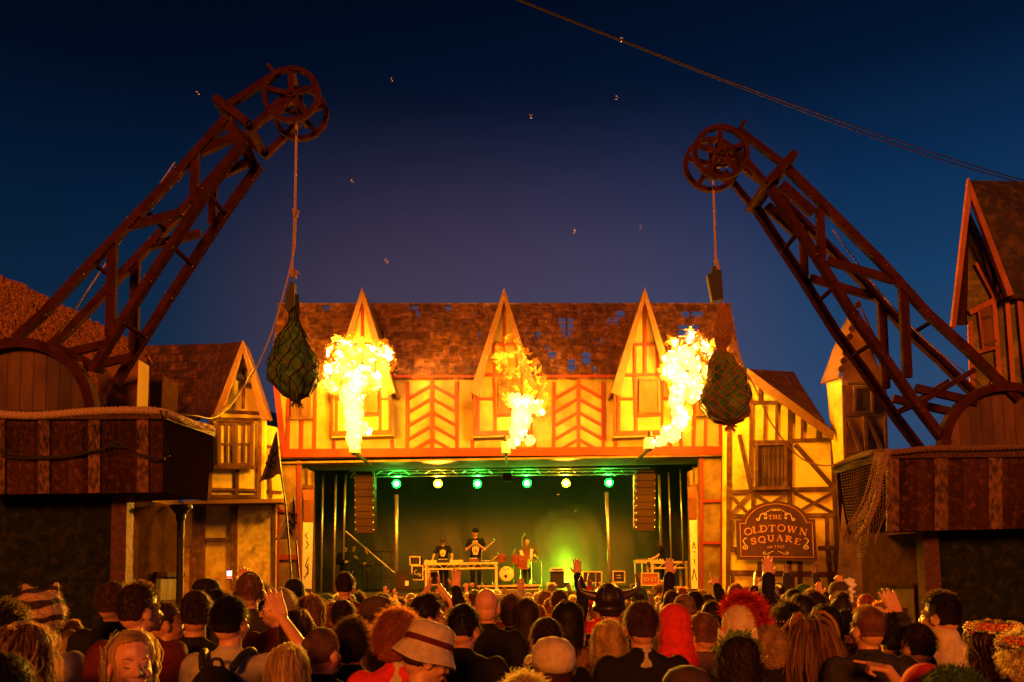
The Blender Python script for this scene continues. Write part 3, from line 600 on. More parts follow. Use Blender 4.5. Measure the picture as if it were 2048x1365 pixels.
# ================================================================ cranes
def crane(lab, Y, drum, up, lo, webs, head, collar, wheels, rungs, D=.65, W_=16.5, pegs=()):
    c = P(drum[0], drum[1], Y); rt = thing('wooden_crane', lab, 'crane', c, 'wooden cranes on the kiosk roofs')
    rad = drum[2]*Y/F
    dm = MB(); nb = 12
    for k in range(nb):
        x0, x1 = -rad+2*rad*k/nb+.003, -rad+2*rad*(k+1)/nb-.003; f = lambda x: math.sqrt(max(0, rad*rad*.96-x*x))
        xm = (x0+x1)/2; dm.prism([c+Vector((x0, -.02, 0)), c+Vector((x1, -.02, 0)), c+Vector((x1, -.02, f(x1))), c+Vector((xm, -.02, f(xm))), c+Vector((x0, -.02, f(x0)))], (0, .03+jit(.015), 0))
    dd = dm.build('base_drum', mat('drum_boards', (.10, .042, .015), (.04, .015, .006), 4, .7, .3, (1, 1, .3), isl=.55), rt)
    rm = MB(); nseg = 40; o = len(rm.v)
    for k in range(nseg+1):
        a = math.pi*k/nseg
        for rr, yy in ((rad*1.03, -.14), (rad*.9, -.14), (rad*.9, .02), (rad*1.03, .02)): rm.v.append(c+Vector((math.cos(a)*rr, yy, math.sin(a)*rr)))
    for k in range(nseg):
        for j in range(4): rm.f.append((o+4*k+j, o+4*k+(j+1) % 4, o+4*k+4+(j+1) % 4, o+4*k+4+j))
    rm.build('drum_rim', CRANE, dd)
    for side, dy in ((0, 0), (1, D)):
        mb = MB(); off = Vector((0, dy, 0)); w = W_*Y/F
        def chord(pl, ww):
            ps = [P(x, y, Y)+off for x, y in pl]
            for a, b in zip(ps, ps[1:]): mb.beam(a, b, ww, .09+jit(.01), ext=.02)
        chord(up, w); chord(lo, w*.95)
        for x1, y1, x2, y2, ww in webs: mb.beam(P(x1, y1, Y)+off, P(x2, y2, Y)+off, ww*.88*Y/F, .07+jit(.01))
        for x1, y1, x2, y2, ww in head: mb.beam(P(x1, y1, Y)+off, P(x2, y2, Y)+off, ww*.88*Y/F, .07+jit(.01))
        fr = mb.build('boom_side', CRANE, rt)
        ed = MB(); ps = [P(x, y, Y)+off for x, y in lo]
        for a, b in zip(ps, ps[1:]):
            d = (b-a).normalized(); qn = Vector((-d.z, 0, d.x)); qn = qn if qn.z < 0 else -qn
            ed.bar(a+qn*(w*.49)+Vector((0, -.05, 0)), b+qn*(w*.49)+Vector((0, -.05, 0)), .12, .012, (0, 0, 1))
        ed.build('chord_edge', CRIM, fr)
        bl = MB()
        for x, y in up[1:-1]+lo[1:-1]: 
            for dx in (-5, 6): bl.lathe([(.009, 0), (.009, .012)], P(x+dx, y+dx, Y)+off+Vector((0, -.09, 0)), (0, -1, 0), 6)
        bl.build('bolts', mat('rusty_steel', (.2, .1, .06), None, 20, .6, 0, metal=.5), fr)
    for x, y in rungs: mb = MB(); mb.bar(P(x, y, Y)+Vector((0, -.05, 0)), P(x, y, Y)+Vector((0, D+.02, 0)), .05, .04); mb.build('rung', CRIM, rt)
    mb = MB(); ps = [P(x, y, Y) for x, y in collar]
    for a, b in zip(ps, ps[1:]):
        for dy in (-.13, D+.02): mb.beam(a+Vector((0, dy, 0)), b+Vector((0, dy, 0)), .11, .07+jit(.01), ext=.02)
    for p in (ps[0], ps[-1]): mb.bar(p+Vector((0, -.16, 0)), p+Vector((0, D+.05, 0)), .1, .07)
    mb.build('collar', CRANE, rt)
    for i, (x, y, r, dy) in enumerate(wheels):
        cc = P(x, y, Y+dy); rr = r*(Y+dy)/F; mb = MB(); o = len(mb.v); ns = 48
        for k in range(ns):
            a = 2*math.pi*k/ns
            for q, yy in ((rr, -.035), (rr*.84, -.035), (rr*.84, .035), (rr, .035)): mb.v.append(cc+Vector((math.cos(a)*q, yy, math.sin(a)*q)))
        for k in range(ns):
            k2 = (k+1) % ns
            for j in range(4): mb.f.append((4*k+j, 4*k+(j+1) % 4, 4*k2+(j+1) % 4, 4*k2+j))
        wh = mb.build('wheel', CRANE, rt)
        sp = MB()
        for k in range(5):
            a = 2*math.pi*k/5+math.pi/2+.03; dv = Vector((math.cos(a), 0, math.sin(a))); sp.beam(cc+dv*.03+Vector((0, .02, 0)), cc+dv*rr*.9+Vector((0, .02, 0)), rr*.17, .04+jit(.008))
        sp.build('spokes', CRANE, wh)
        hb = MB(); hb.lathe([(rr*.17, 0), (rr*.17, .05), (rr*.07, .055), (rr*.07, .08)], cc+Vector((0, -.01, 0)), (0, -1, 0), 14); hb.build('hub', CRANE, wh)
    x, y, r, dy = wheels[0]; mb = MB(); mb.tube([P(x, y, Y+dy), P(x, y, Y+dy)+Vector((0, D+.1, 0))], .035, 8)
    x2, y2, r2, dy2 = wheels[1]; mb.tube([P(x2, y2, Y+dy2)-Vector((0, .2, 0)), P(x2, y2, Y+dy2)+Vector((0, .15, 0))], .035, 8); mb.build('axle', DARKW, rt)
    mb = MB()
    for x1, y1, x2, y2, w1 in pegs: mb.bar(P(x1, y1, Y+.2), P(x2, y2, Y+.25), w1*Y/F)
    mb.build('wheel_bracket', TBRN, rt)
    return rt
cr1 = crane('left wooden crane boom with two spoked wheels reaching over the stage', 10.4, (40, 838, 158), [(37, 678), (94, 628), (169, 548), (267, 446), (362, 347), (454, 245)],
      [(189, 742), (249, 644), (301, 562), (345, 495), (415, 389), (489, 287)],
      [(471, 277, 404, 308, 19), (394, 312, 390, 410, 18), (366, 428, 262, 455, 18), (228, 480, 224, 675, 22), (225, 688, 120, 712, 18), (462, 250, 480, 292, 26), (110, 690, 160, 720, 16)],
      [(461, 213, 545, 158, 15), (500, 268, 575, 195, 15), (538, 135, 552, 152, 9)], [(441, 212), (500, 258)], [(583, 190, 61, -.12), (602, 229, 58, .42)],
      [(418, 388), (349, 497), (252, 650), (290, 420), (190, 530)], pegs=[(586, 150, 606, 240, 11), (560, 205, 610, 215, 8)])
cr2 = crane('right wooden crane boom with two spoked wheels reaching over the stage', 10.8, (2010, 905, 135), [(2030, 800), (1926, 698), (1853, 632), (1761, 530), (1651, 420), (1574, 343)],
      [(1890, 890), (1835, 818), (1764, 715), (1706, 636), (1633, 519), (1538, 376)],
      [(1560, 372, 1625, 430, 22), (1637, 420, 1641, 520, 18), (1652, 524, 1785, 563, 18), (1803, 575, 1812, 757, 20), (1828, 778, 1950, 806, 18), (1830, 812, 1945, 742, 12)],
      [(1562, 330, 1478, 266, 14), (1530, 372, 1470, 300, 14), (1488, 246, 1478, 262, 9)], [(1580, 320), (1545, 358), (1528, 376)], [(1442, 305, 59, -.12), (1423, 330, 59, .42)],
      [(1540, 380), (1596, 466), (1668, 575), (1740, 690), (1830, 812), (1870, 640)], pegs=[(1440, 270, 1425, 350, 10), (1455, 330, 1415, 335, 8)])
# ropes and hanging net bags
def knot(mb, c, s):
    for k in range(5):
        a = k*1.9; mb.tube([c+Vector((math.cos(a+t*.8)*s*(.6+.3*math.sin(t+k)), math.sin(a+t)*s*.5, math.sin(a*1.7+t*.9)*s)) for t in [i*.7 for i in range(10)]], .012, 5)
    for k in range(6): mb.tube([c, c+Vector((random.uniform(-.3, 1)*s*2, random.uniform(-1, 1)*s, random.uniform(-1.2, 1.4)*s))], .005, 3)
mb = MB(); Y = 10.5
mb.tube([P(593, 248, Y), P(590, 420, Y)], .017, 6); mb.tube([P(589, 425, Y), P(584, 548, Y)], .012, 5); mb.tube([P(592, 430, Y), P(590, 490, Y), P(580, 545, Y)], .012, 5)
knot(mb, P(592, 427, Y), .045); knot(mb, P(588, 548, Y), .05)
mb.tube(smooth_path([P(588, 500, Y), P(572, 570, Y), P(545, 660, 10.6), P(510, 740, 10.8), P(465, 800, 11), P(422, 834, 11.3)]), .011, 5)
solo(mb, 'hoist_rope', ROPEM, 'frayed knotted rope hanging from the left crane wheels', 'rope', 'hoist ropes')
mb = MB(); mb.tube([P(1426, 350, 10.9), P(1432, 528, 10.9)], .016, 6); mb.tube([P(1432, 520, 10.9), P(1436, 545, 10.9)], .03, 6)
mb.tube([P(1443, 600, 10.95), P(1470, 690, 10.95), P(1490, 742, 11)], .016, 5)
mb.tube(smooth_path([P(1490, 742, 11), P(1510, 775, 11.2), P(1545, 850, 11.4), P(1600, 915, 11.8), P(1650, 932, 12), P(1684, 925, 12.1)]), .011, 5)
solo(mb, 'hoist_rope', ROPEM, 'rope running from the right crane wheels down to the right kiosk', 'rope', 'hoist ropes')
mb = MB(); mb.tube(smooth_path([P(350, 325, 10.7), P(250, 470, 10.7), P(200, 545, 10.7), P(120, 665, 10.7)]), .011, 5); solo(mb, 'stay_line', ROPEM, 'thin pale line running up inside the left crane boom', 'rope')
mb = MB(); mb.tube(smooth_path([P(1665, 460, 11.1), P(1760, 585, 11.1), P(1850, 680, 11.1), P(1960, 770, 11.1)]), .010, 5); solo(mb, 'stay_line', ROPEM, 'thin pale line running down inside the right crane boom', 'rope')
def bag(lab, Y, prof, netm, k, m):
    ys = [p[0] for p in prof]
    def ev(t):
        y = prof[0][0]+(prof[-1][0]-prof[0][0])*t
        for (y0, x0, r0), (y1, x1, r1) in zip(prof, prof[1:]):
            if y <= y1: s = (y-y0)/(y1-y0); s = s*s*(3-2*s)*.5+s*.5; return x0+(x1-x0)*s, y, r0+(r1-r0)*s
        return prof[-1][1], y, prof[-1][2]
    def S(u, v, g=1.0):
        x, y, r = ev(v); a = 2*math.pi*u; c = P(x, y, Y); rr = r*Y/F
        q = Vector((math.cos(a), math.sin(a), 0)); n1 = nz3(c*2.6+q*1.3, 1.6, k)+.5*nz3(c*5+q*2.5, 2, k)
        return c+q*rr*(1+.22*n1)*g
    mb = MB(); nu, nv = 40, 34
    mb.grid(lambda u, v: S(u, v), nu, nv)
    b = solo(mb, 'net_bag', m, lab, 'bag', smooth=True)
    nb = MB(); K = 13
    for s in (1, -1):
        for i in range(K):
            nb.tube([S(i/K+s*.55*t/36+.01*math.sin(t*.9+i), t/36, 1.035) for t in range(37)], .006, 4)
    ob = nb.mesh('net', netm, b.location); obj('net', ob, b)
    tf_ = MB(); e = S(.2, 1.0)
    for i in range(26): tf_.tube([e+Vector((random.uniform(-.05, .05), random.uniform(-.05, .05), .02)), e+Vector((random.uniform(-.09, .09), random.uniform(-.06, .06), random.uniform(-.10, .02)))], .008, 4)
    obj('rope_tuft', tf_.mesh('rope_tuft', netm, b.location), b)
    return b
NETO = mat('orange_net', (.34, .12, .05), (.2, .07, .03), 40, .9, 0)
b1 = bag('green sack in a dark net hanging from the left crane', 10.5, [(590, 587, 9), (640, 588, 10), (680, 583, 28), (725, 586, 46), (760, 588, 47), (788, 590, 30), (803, 592, 4)], NETD, 1, GREENF)
mb = MB(); mb.prism([P(581, 562, 10.4), P(588, 566, 10.4), P(589, 610, 10.4), P(578, 625, 10.4), P(569, 618, 10.4), P(571, 590, 10.4)], (0, .12, 0)); solo(mb, 'boat_fender', BLACK, 'black flat fender tied above the left net bag', 'fender')
b2 = bag('olive sack in an orange net hanging from the right crane', 10.9, [(700, 1440, 10), (722, 1443, 24), (760, 1451, 40), (800, 1450, 50), (825, 1455, 46), (842, 1457, 30), (851, 1460, 5)], NETO, 4, GREENF)
bag('small brown sack tied above the right net bag', 10.88, [(610, 1448, 4), (630, 1448, 12), (655, 1448, 18), (680, 1447, 17), (697, 1444, 9), (706, 1443, 6)], NETO, 7, mat('hessian', (.25, .14, .07), (.14, .075, .035), 8, .9, .4))
mb = MB(); mb.prism([P(1425, 533, 10.8), P(1432, 532, 10.8), P(1433, 538, 10.8), P(1443, 541, 10.8), P(1447, 597, 10.8), P(1425, 603, 10.8), P(1415, 550, 10.8), P(1424, 546, 10.8)], (0, .1, 0)); solo(mb, 'boat_fender', BLACK, 'black cloth pouch hanging above the right net bag', 'pouch')
mb = MB(); mb.prism([P(1456, 735, 10.8), P(1494, 735, 10.8), P(1494, 744, 10.8), P(1465, 746, 10.8)], (0, .1, 0)); solo(mb, 'bag_tie', GREENF, 'small green cloth tie at the side of the right net bag', 'tie')
# overhead cables
for k in (0, 1):
    mb = MB(); mb.tube(smooth_path([P(940, -40+k*3, 13), P(1243, 80+k*3, 13.3), P(1500, 178+k*5, 13.6), P(1800, 284+k*9, 14), P(2060, 364+k*6, 14.3), P(2400, 440, 14.6)]), .0105, 5)
    solo(mb, 'overhead_cable', BLACK, ('upper' if k == 0 else 'lower')+' of two black cables crossing the sky at top right', 'cable', 'overhead cables')
mb = MB(); mb.tube(smooth_path([P(505, 738, 16), P(470, 800, 15), P(430, 835, 13), P(390, 832, 12), P(340, 828, 11.5)]), .012, 5); solo(mb, 'festoon_cable', BLACK, 'thin black cable looping from the left house down to the left kiosk', 'cable')
# soap bubbles
BUB = bpy.data.materials.new('soap_film'); BUB.use_nodes = True; t_ = BUB.node_tree; t_.nodes.clear()
a_ = t_.nodes.new('ShaderNodeBsdfTransparent'); b_ = t_.nodes.new('ShaderNodeBsdfGlossy'); b_.inputs['Roughness'].default_value = .25; c_ = t_.nodes.new('ShaderNodeMixShader'); c_.inputs[0].default_value = .13; o_ = t_.nodes.new('ShaderNodeOutputMaterial')
t_.links.new(a_.outputs[0], c_.inputs[1]); t_.links.new(b_.outputs[0], c_.inputs[2]); t_.links.new(c_.outputs[0], o_.inputs[0])
me = None
for x, y, Y, where in ((395, 186, 8, 'left of the left crane head'), (783, 160, 8, 'high right of the left crane wheels'), (1062, 233, 8, 'high above the middle gable'), (1233, 196, 8, 'below the overhead cables'), (1243, 80, 7, 'beside the overhead cables'), (704, 362, 9, 'above the left gable'), (1149, 464, 9, 'above the roof right of the middle gable'), (773, 522, 8, 'just above the left gable tip'), (1282, 455, 10, 'above the right gable'), (1117, 990, 15, 'in front of the stage lamps'), (1150, 1023, 15, 'in front of the black stage curtain')):
    if me is None: m_ = MB(); m_.ell((0, 0, 0), .02, n=16, m=10); me = m_.mesh('soap_bubble', BUB, smooth=True)
    o = obj('soap_bubble', me); o.location = P(x, y, Y); tag(o, 'tiny soap bubble floating '+where, 'bubble', 'soap bubbles drifting in the air')
# ================================================================ flames
def flame_mat(name, lo_, hi_, k, scale, p0, p1):
    m = bpy.data.materials.new(name); m.use_nodes = True; t = m.node_tree; t.nodes.clear(); L = t.links.new
    o = t.nodes.new('ShaderNodeOutputMaterial'); e = t.nodes.new('ShaderNodeEmission'); L(e.outputs[0], o.inputs['Volume'])
    c = t.nodes.new('ShaderNodeTexCoord'); n = t.nodes.new('ShaderNodeTexNoise'); n.inputs['Scale'].default_value = scale; n.inputs['Detail'].default_value = 5; n.inputs['Distortion'].default_value = .6
    L(c.outputs['Object'], n.inputs[0]); r = t.nodes.new('ShaderNodeValToRGB'); L(n.outputs[0], r.inputs[0])
    r.color_ramp.elements[0].position = p0; r.color_ramp.elements[1].position = p1; r.color_ramp.elements[0].color = (*lo_, 1); r.color_ramp.elements[1].color = (*hi_, 1)
    L(r.outputs[0], e.inputs[0]); mr_ = t.nodes.new('ShaderNodeMapRange'); L(n.outputs[0], mr_.inputs[0]); mr_.inputs[1].default_value = p0-.06; mr_.inputs[2].default_value = p1; mr_.inputs[3].default_value = k*.04; mr_.inputs[4].default_value = k
    L(mr_.outputs[0], e.inputs[1]); return m
FC = bpy.data.materials.new('flame_core'); FC.use_nodes = True; t_ = FC.node_tree; t_.nodes.clear(); e_ = t_.nodes.new('ShaderNodeEmission'); o_ = t_.nodes.new('ShaderNodeOutputMaterial')
e_.inputs[0].default_value = (1, .50, .10, 1); e_.inputs[1].default_value = 17; t_.links.new(e_.outputs[0], o_.inputs['Volume'])
FK = flame_mat('flame_cloud', (1, .20, .003), (1, .40, .02), 3.0, 3.6, .44, .64)
FT = flame_mat('flame_wisps', (1, .20, .003), (1, .36, .012), 1.7, 4.2, .42, .64)
F1 = flame_mat('flame_fringe', (1, .15, .001), (1, .24, .004), .5, 5, .40, .64)
F3 = flame_mat('flame_heart', (1, .36, .04), (1, .52, .16), 12, 3.6, .46, .62)
def blobmesh(bl, Y, name, m, amp=.1, fs=4, vox=.03, sq=.7):
    mb = MB()
    for x, y, r in bl: rr = r*Y/F; mb.ell(P(x, y, Y)+Vector((0, .1*math.sin(x), 0)), (rr, rr*sq, rr))
    me = remesh(mb, vox, 2); me.update()
    for v in me.vertices:
        c = v.co; a = 0; f = fs; w = 1
        for _ in range(5): a += w*(noise.noise(Vector((c.x*f, c.y*f, c.z*f*.62))+Vector((3.1, 1.7, 9)))); f *= 2.05; w *= .6
        v.co = c+v.normal*amp*(a-.1)+Vector((.4, 0, .5))*amp*.6*abs(a)
    me.materials.append(m); return me
def flame(lab, Y, core, cloud, cm, lamps, box):
    r0 = P(core[0][0], core[0][1], Y); f = thing('flame', lab, 'flame', r0, 'flames shooting up in front of the gables')
    def lay(bl, dy, k, nm, m, amp, fs, vox):
        o = obj(nm, blobmesh([(x, y, r*k) for x, y, r in bl], Y+dy, nm, m, amp, fs, vox), f); o.data.transform(Matrix.Translation(-r0))
    lay(core, 0, .92, 'flame_core', FC, .06, 7, .02); lay(core, .0, 1.12, 'flame_edge', F1, .09, 6, .02)
    lay(cloud, .12, 1.12, 'flame_halo', F1, .17, 4.4, .028); lay(cloud, .12, .95, 'flame_cloud', cm, .14, 5.2, .028)
    if cm is FK: lay(cloud, .12, .60, 'flame_heart', F3, .12, 6, .024)
    for x, y, e in lamps:
        l = bpy.data.lights.new('flame_light', 'POINT'); l.energy = e; l.color = (1, .32, .003); l.shadow_soft_size = .22
        q = bpy.data.objects.new('flame_light', l); COL.objects.link(q); q.parent = f; q.location = P(x, y, Y)-r0
    bx = thing('flame_projector', box[2], 'flame machine', P(box[0], box[1]+8, Y+.15), 'flame machines on the stage front')
    m = MB(); pw(m, [(box[0]-9, box[1]-13), (box[0]+8, box[1]-13), (box[0]+9, box[1]+9), (box[0]-9, box[1]+9)], Y+.1, .3); m.build('casing', WHITE, bx)
    m = MB(); m.lathe([(.05, 0), (.05, .12), (.035, .12)], P(box[0], box[1]-14, Y+.2), n=10); m.build('nozzle', BLACK, bx)
    m = MB(); m.beam(P(box[0], box[1]+9, Y+.3), P(box[0], box[1]+16, Y+.3), .05, .05); m.bar(P(box[0], box[1]+9, Y+.3), P(box[0], box[1]+9, Y+.3)+Vector((0, 19.9-Y-.3, 0)), .06, .05); m.build('bracket', BLACK, bx)
EL = 1200
flame('left flame with a broad rolling fireball above a white jet', 17.6, [(705, 889, 13), (706, 872, 20), (706, 850, 23), (708, 828, 24), (708, 805, 24), (703, 785, 23), (712, 765, 22), (725, 852, 14), (730, 862, 11), (695, 795, 17)],
      [(663, 745, 26), (668, 705, 25), (700, 700, 30), (735, 712, 30), (762, 705, 22), (765, 735, 18), (690, 740, 36), (725, 750, 34), (750, 762, 22), (665, 775, 22), (655, 765, 18), (775, 715, 12), (680, 690, 20)], FK,
      [(706, 850, EL), (668, 740, EL*2.0)], (708, 896, 'white flame machine under the left flame'))
flame('middle flame with a thin yellow wisp above a white jet', 17.6, [(1016, 895, 7), (1025, 885, 13), (1035, 865, 21), (1042, 842, 24), (1043, 822, 24), (1030, 803, 18), (1053, 806, 19), (1074, 812, 14), (1078, 825, 11), (1058, 880, 12)],
      [(1018, 690, 18), (1010, 715, 25), (1035, 728, 24), (1008, 745, 26), (1035, 760, 26), (1020, 785, 26), (1065, 735, 14), (1075, 765, 16), (1060, 780, 18), (1088, 795, 12), (1000, 720, 16)], FT,
      [(1040, 845, EL*.55), (1040, 790, EL*.5)], (1012, 897, 'white flame machine under the middle flame'))
flame('right flame leaning right in a thick white column', 17.6, [(1312, 889, 9), (1322, 882, 13), (1335, 865, 18), (1345, 870, 18), (1357, 850, 20), (1360, 828, 20), (1350, 805, 19), (1358, 785, 20), (1362, 765, 22), (1352, 742, 24), (1345, 722, 23), (1370, 712, 24), (1385, 728, 20), (1390, 755, 19), (1392, 782, 17), (1385, 795, 15), (1330, 745, 10)],
      [(1375, 680, 16), (1395, 690, 22), (1415, 700, 22), (1425, 725, 20), (1412, 745, 20), (1350, 695, 18), (1335, 745, 20), (1375, 670, 9), (1440, 700, 15), (1365, 840, 20)], FK,
      [(1352, 840, EL), (1412, 738, EL*2.0)], (1300, 888, 'white flame machine under the right flame'))
# ================================================================ people
SKINS = [mat('skin_fair', (.58, .28, .14), (.50, .22, .10), 18, .5, .03, spec=.4), mat('skin_tan', (.44, .20, .10), (.38, .16, .08), 18, .5, .03, spec=.4), mat('skin_dark', (.16, .075, .045), (.12, .055, .035), 18, .45, .03, spec=.5)]
HC = {'black': (.012, .008, .006), 'dark brown': (.035, .017, .010), 'brown': (.085, .040, .020), 'light brown': (.19, .095, .042), 'blond': (.50, .32, .13), 'ginger': (.30, .105, .035), 'grey': (.30, .27, .24)}
CC = {'black': (.012, .010, .010), 'charcoal': (.035, .03, .028), 'navy': (.014, .016, .035), 'brown': (.075, .04, .022), 'olive': (.05, .05, .02), 'maroon': (.11, .015, .012), 'red': (.62, .03, .025), 'white': (.42, .36, .26), 'beige': (.56, .42, .25), 'grey': (.16, .14, .12), 'patterned': (.16, .08, .04), 'green': (.04, .09, .02), 'orange': (.5, .13, .03)}
def hmat(c):
    a = HC[c]; new = 'hair_'+c.replace(' ', '_') not in MATS
    m = mat('hair_'+c.replace(' ', '_'), a, tuple(x*.55 for x in a), 20, .6, 0, (1, 1, .3), isl=.5, spec=.35, trans=.5)
    if new:
        t = m.node_tree; tr = next(n for n in t.nodes if n.type == 'BSDF_TRANSLUCENT'); [t.links.remove(l) for l in list(tr.inputs[0].links)]; tr.inputs[0].default_value = (min(.9, a[0]*2.5+.16), min(.7, a[1]*2.5+.09), min(.5, a[2]*2+.04), 1)
    return m
def cmat(c):
    a = CC[c]; k = dict(stain=(.02, .012, .008), sscale=16) if c == 'patterned' else {}
    return mat('cloth_'+c, a, tuple(x*.75 for x in a), 30, .9, .12, spec=.15, **k)
def rotm(yaw, tilt=0, nod=0, piv=(0, 0, 1.5)):
    p = Vector(piv); return Matrix.Translation(p) @ (Matrix.Rotation(yaw, 4, 'Z') @ Matrix.Rotation(tilt, 4, 'Y') @ Matrix.Rotation(nod, 4, 'X')) @ Matrix.Translation(-p)
def hand(mb, Wp, d, n, pose='open', s=1, r=.0095):
    """wrist, finger direction, palm normal, thumb side sign"""
    Wp = Vector(Wp); d = Vector(d).normalized(); n = Vector(n); n = (n-d*n.dot(d)).normalized(); t = d.cross(n)*s
    ln = (.072, .082, .076, .058)
    for i in range(4):
        o = (.030, .010, -.010, -.029)[i]; k = Wp+d*(.092-.004*abs(i-1))+t*o
        mb.cap(Wp+d*.012+t*o*.7, .016, k, .0125, 8)
        curl = {'open': (.12, .2), 'fist': (1.5, 3.0), 'relax': (.5, 1.1), 'point': (.05, .1) if i == 0 else (1.5, 2.9), 'peace': (.05, .1) if i < 2 else (1.5, 2.9), 'claw': (.55, 1.2)}[pose]
        sp = (.16, .05, -.06, -.18)[i] if pose in ('open', 'peace', 'claw') else .02*(1.5-i)
        dr = lambda a: (d*math.cos(a)+n*math.sin(a)+t*sp).normalized()
        m1 = k+dr(curl[0])*ln[i]*.5; m2 = m1+dr(curl[1])*ln[i]*.5
        mb.cap(k, r*1.1, m1, r, 8); mb.cap(m1, r, m2, r*.82, 8)
    b = Wp+d*.025+t*.028; m1 = b+(t*.8+d*.7+n*.3).normalized()*.042; m2 = m1+((t*.35+d*.9+n*.4) if pose in ('open', 'claw') else (-t*.2+d*.8+n*.8)).normalized()*.032
    mb.cap(b, .016, m1, .0115, 8); mb.cap(m1, .0115, m2, .0095, 8)
ARMS = { # elbow, wrist, hand dir, palm normal, pose  (right side, x mirrored for left)
 'down': ((.25, -.02, 1.12), (.25, .08, .88), (0, .1, -1), (-1, 0, 0), 'relax'),
 'chest': ((.27, .02, 1.14), (.16, .25, 1.22), (-.6, .5, .5), (-.3, -.6, 0), 'relax'),
 'up': ((.24, .06, 1.66), (.20, .12, 1.90), (-.02, .1, 1), (0, 1, 0), 'open'),
 'upfist': ((.25, .08, 1.62), (.24, .14, 1.86), (0, .1, 1), (0, 1, 0), 'fist'),
 'uppeace': ((.24, .08, 1.62), (.21, .14, 1.86), (.05, .1, 1), (0, 1, 0), 'peace'),
 'uppoint': ((.22, .14, 1.60), (.17, .26, 1.82), (-.1, .4, 1), (0, 1, 0), 'point'),
 'wide': ((.38, .06, 1.50), (.48, .14, 1.74), (.15, .1, 1), (-.3, 1, 0), 'open'),
 'clap': ((.20, .16, 1.62), (.05, .22, 1.84), (0, .1, 1), (-1, 0, 0), 'open'),
 'phone': ((.22, .18, 1.50), (.10, .30, 1.72), (-.1, .1, 1), (0, 1, 0), 'claw'),
 'head': ((.43, .06, 1.36), (.20, .20, 1.63), (-.35, .1, .9), (-.3, .8, 0), 'open'),
 'watch': ((.34, .05, 1.42), (.24, .14, 1.68), (-.35, .1, 1), (0, 1, 0), 'open'),
 'folded': ((.25, .05, 1.12), (.06, .24, 1.14), (-1, .1, .1), (0, -1, 0), 'relax'),
 'desk': ((.28, .10, 1.12), (.24, .36, .98), (-.2, 1, -.1), (0, 0, -1), 'relax'),
}
BCACHE, CCACHE, HCACHE = {}, {}, {}
SH = (.178, -.01, 1.405)
def mir(v, s): return Vector((v[0]*s, v[1], v[2]))
def body_mesh(arms, hy, ht, hn, fine):
    key = (arms, hy, ht, hn, fine)
    if key in BCACHE: return BCACHE[key]
    mb = MB(); H = rotm(hy, ht, hn)
    mb.ell((0, 0, .95), (.15, .105, .12)); mb.ell((0, 0, 1.1), (.13, .09, .16)); mb.ell((0, 0, 1.29), (.155, .105, .17)); mb.cap((-.14, -.01, 1.405), .05, (.14, -.01, 1.405), .05)
    mb.cap((-.07, -.015, 1.43), .05, (.07, -.015, 1.43), .05); mb.cap((0, -.012, 1.42), .060, H @ Vector((0, .002, 1.55)), .054)
    for s in (-1, 1):
        mb.cap((s*.085, 0, .9), .082, (s*.095, .01, .5), .055); mb.cap((s*.095, .01, .5), .053, (s*.1, -.02, .1), .038); mb.cap((s*.1, -.04, .045), .038, (s*.115, .13, .03), .03)
        e, w, d, n, p = ARMS[arms[0 if s < 0 else 1]]
        mb.cap(mir(SH, s), .050, mir(e, s), .040); mb.cap(mir(e, s), .042, mir(w, s), .027)
        hand(mb, mir(w, s), mir(d, s), mir(n, s), p, s)
    h = MB()
    h.ell((0, -.012, 1.655), (.076, .094, .092)); h.ell((0, .03, 1.60), (.064, .074, .085)); h.ell((0, .052, 1.548), (.040, .044, .032)); h.ell((0, -.03, 1.60), (.064, .066, .07))
    h.cap((0, .094, 1.628), .009, (0, .116, 1.593), .0125, 8); h.cap((-.034, .078, 1.643), .014, (.034, .078, 1.643), .014, 8)
    for s in (-1, 1):
        h.ell((s*.079, -.004, 1.605), (.011, .024, .033), Matrix.Rotation(s*-.25, 3, 'Z')); h.ell((s*.036, .072, 1.590), (.022, .022, .022)); h.ell((s*.014, .106, 1.590), .009)
    h.cap((-.020, .096, 1.563), .0075, (.020, .096, 1.563), .0075, 8); h.cap((-.018, .093, 1.553), .0085, (.018, .093, 1.553), .0085, 8)
    mb.add([H @ v for v in h.v], h.f)
    me = remesh(mb, {2: .0058, 1: .0075, 0: .011}[fine], 2); me.materials.append(SKINS[0]); BCACHE[key] = me; return me
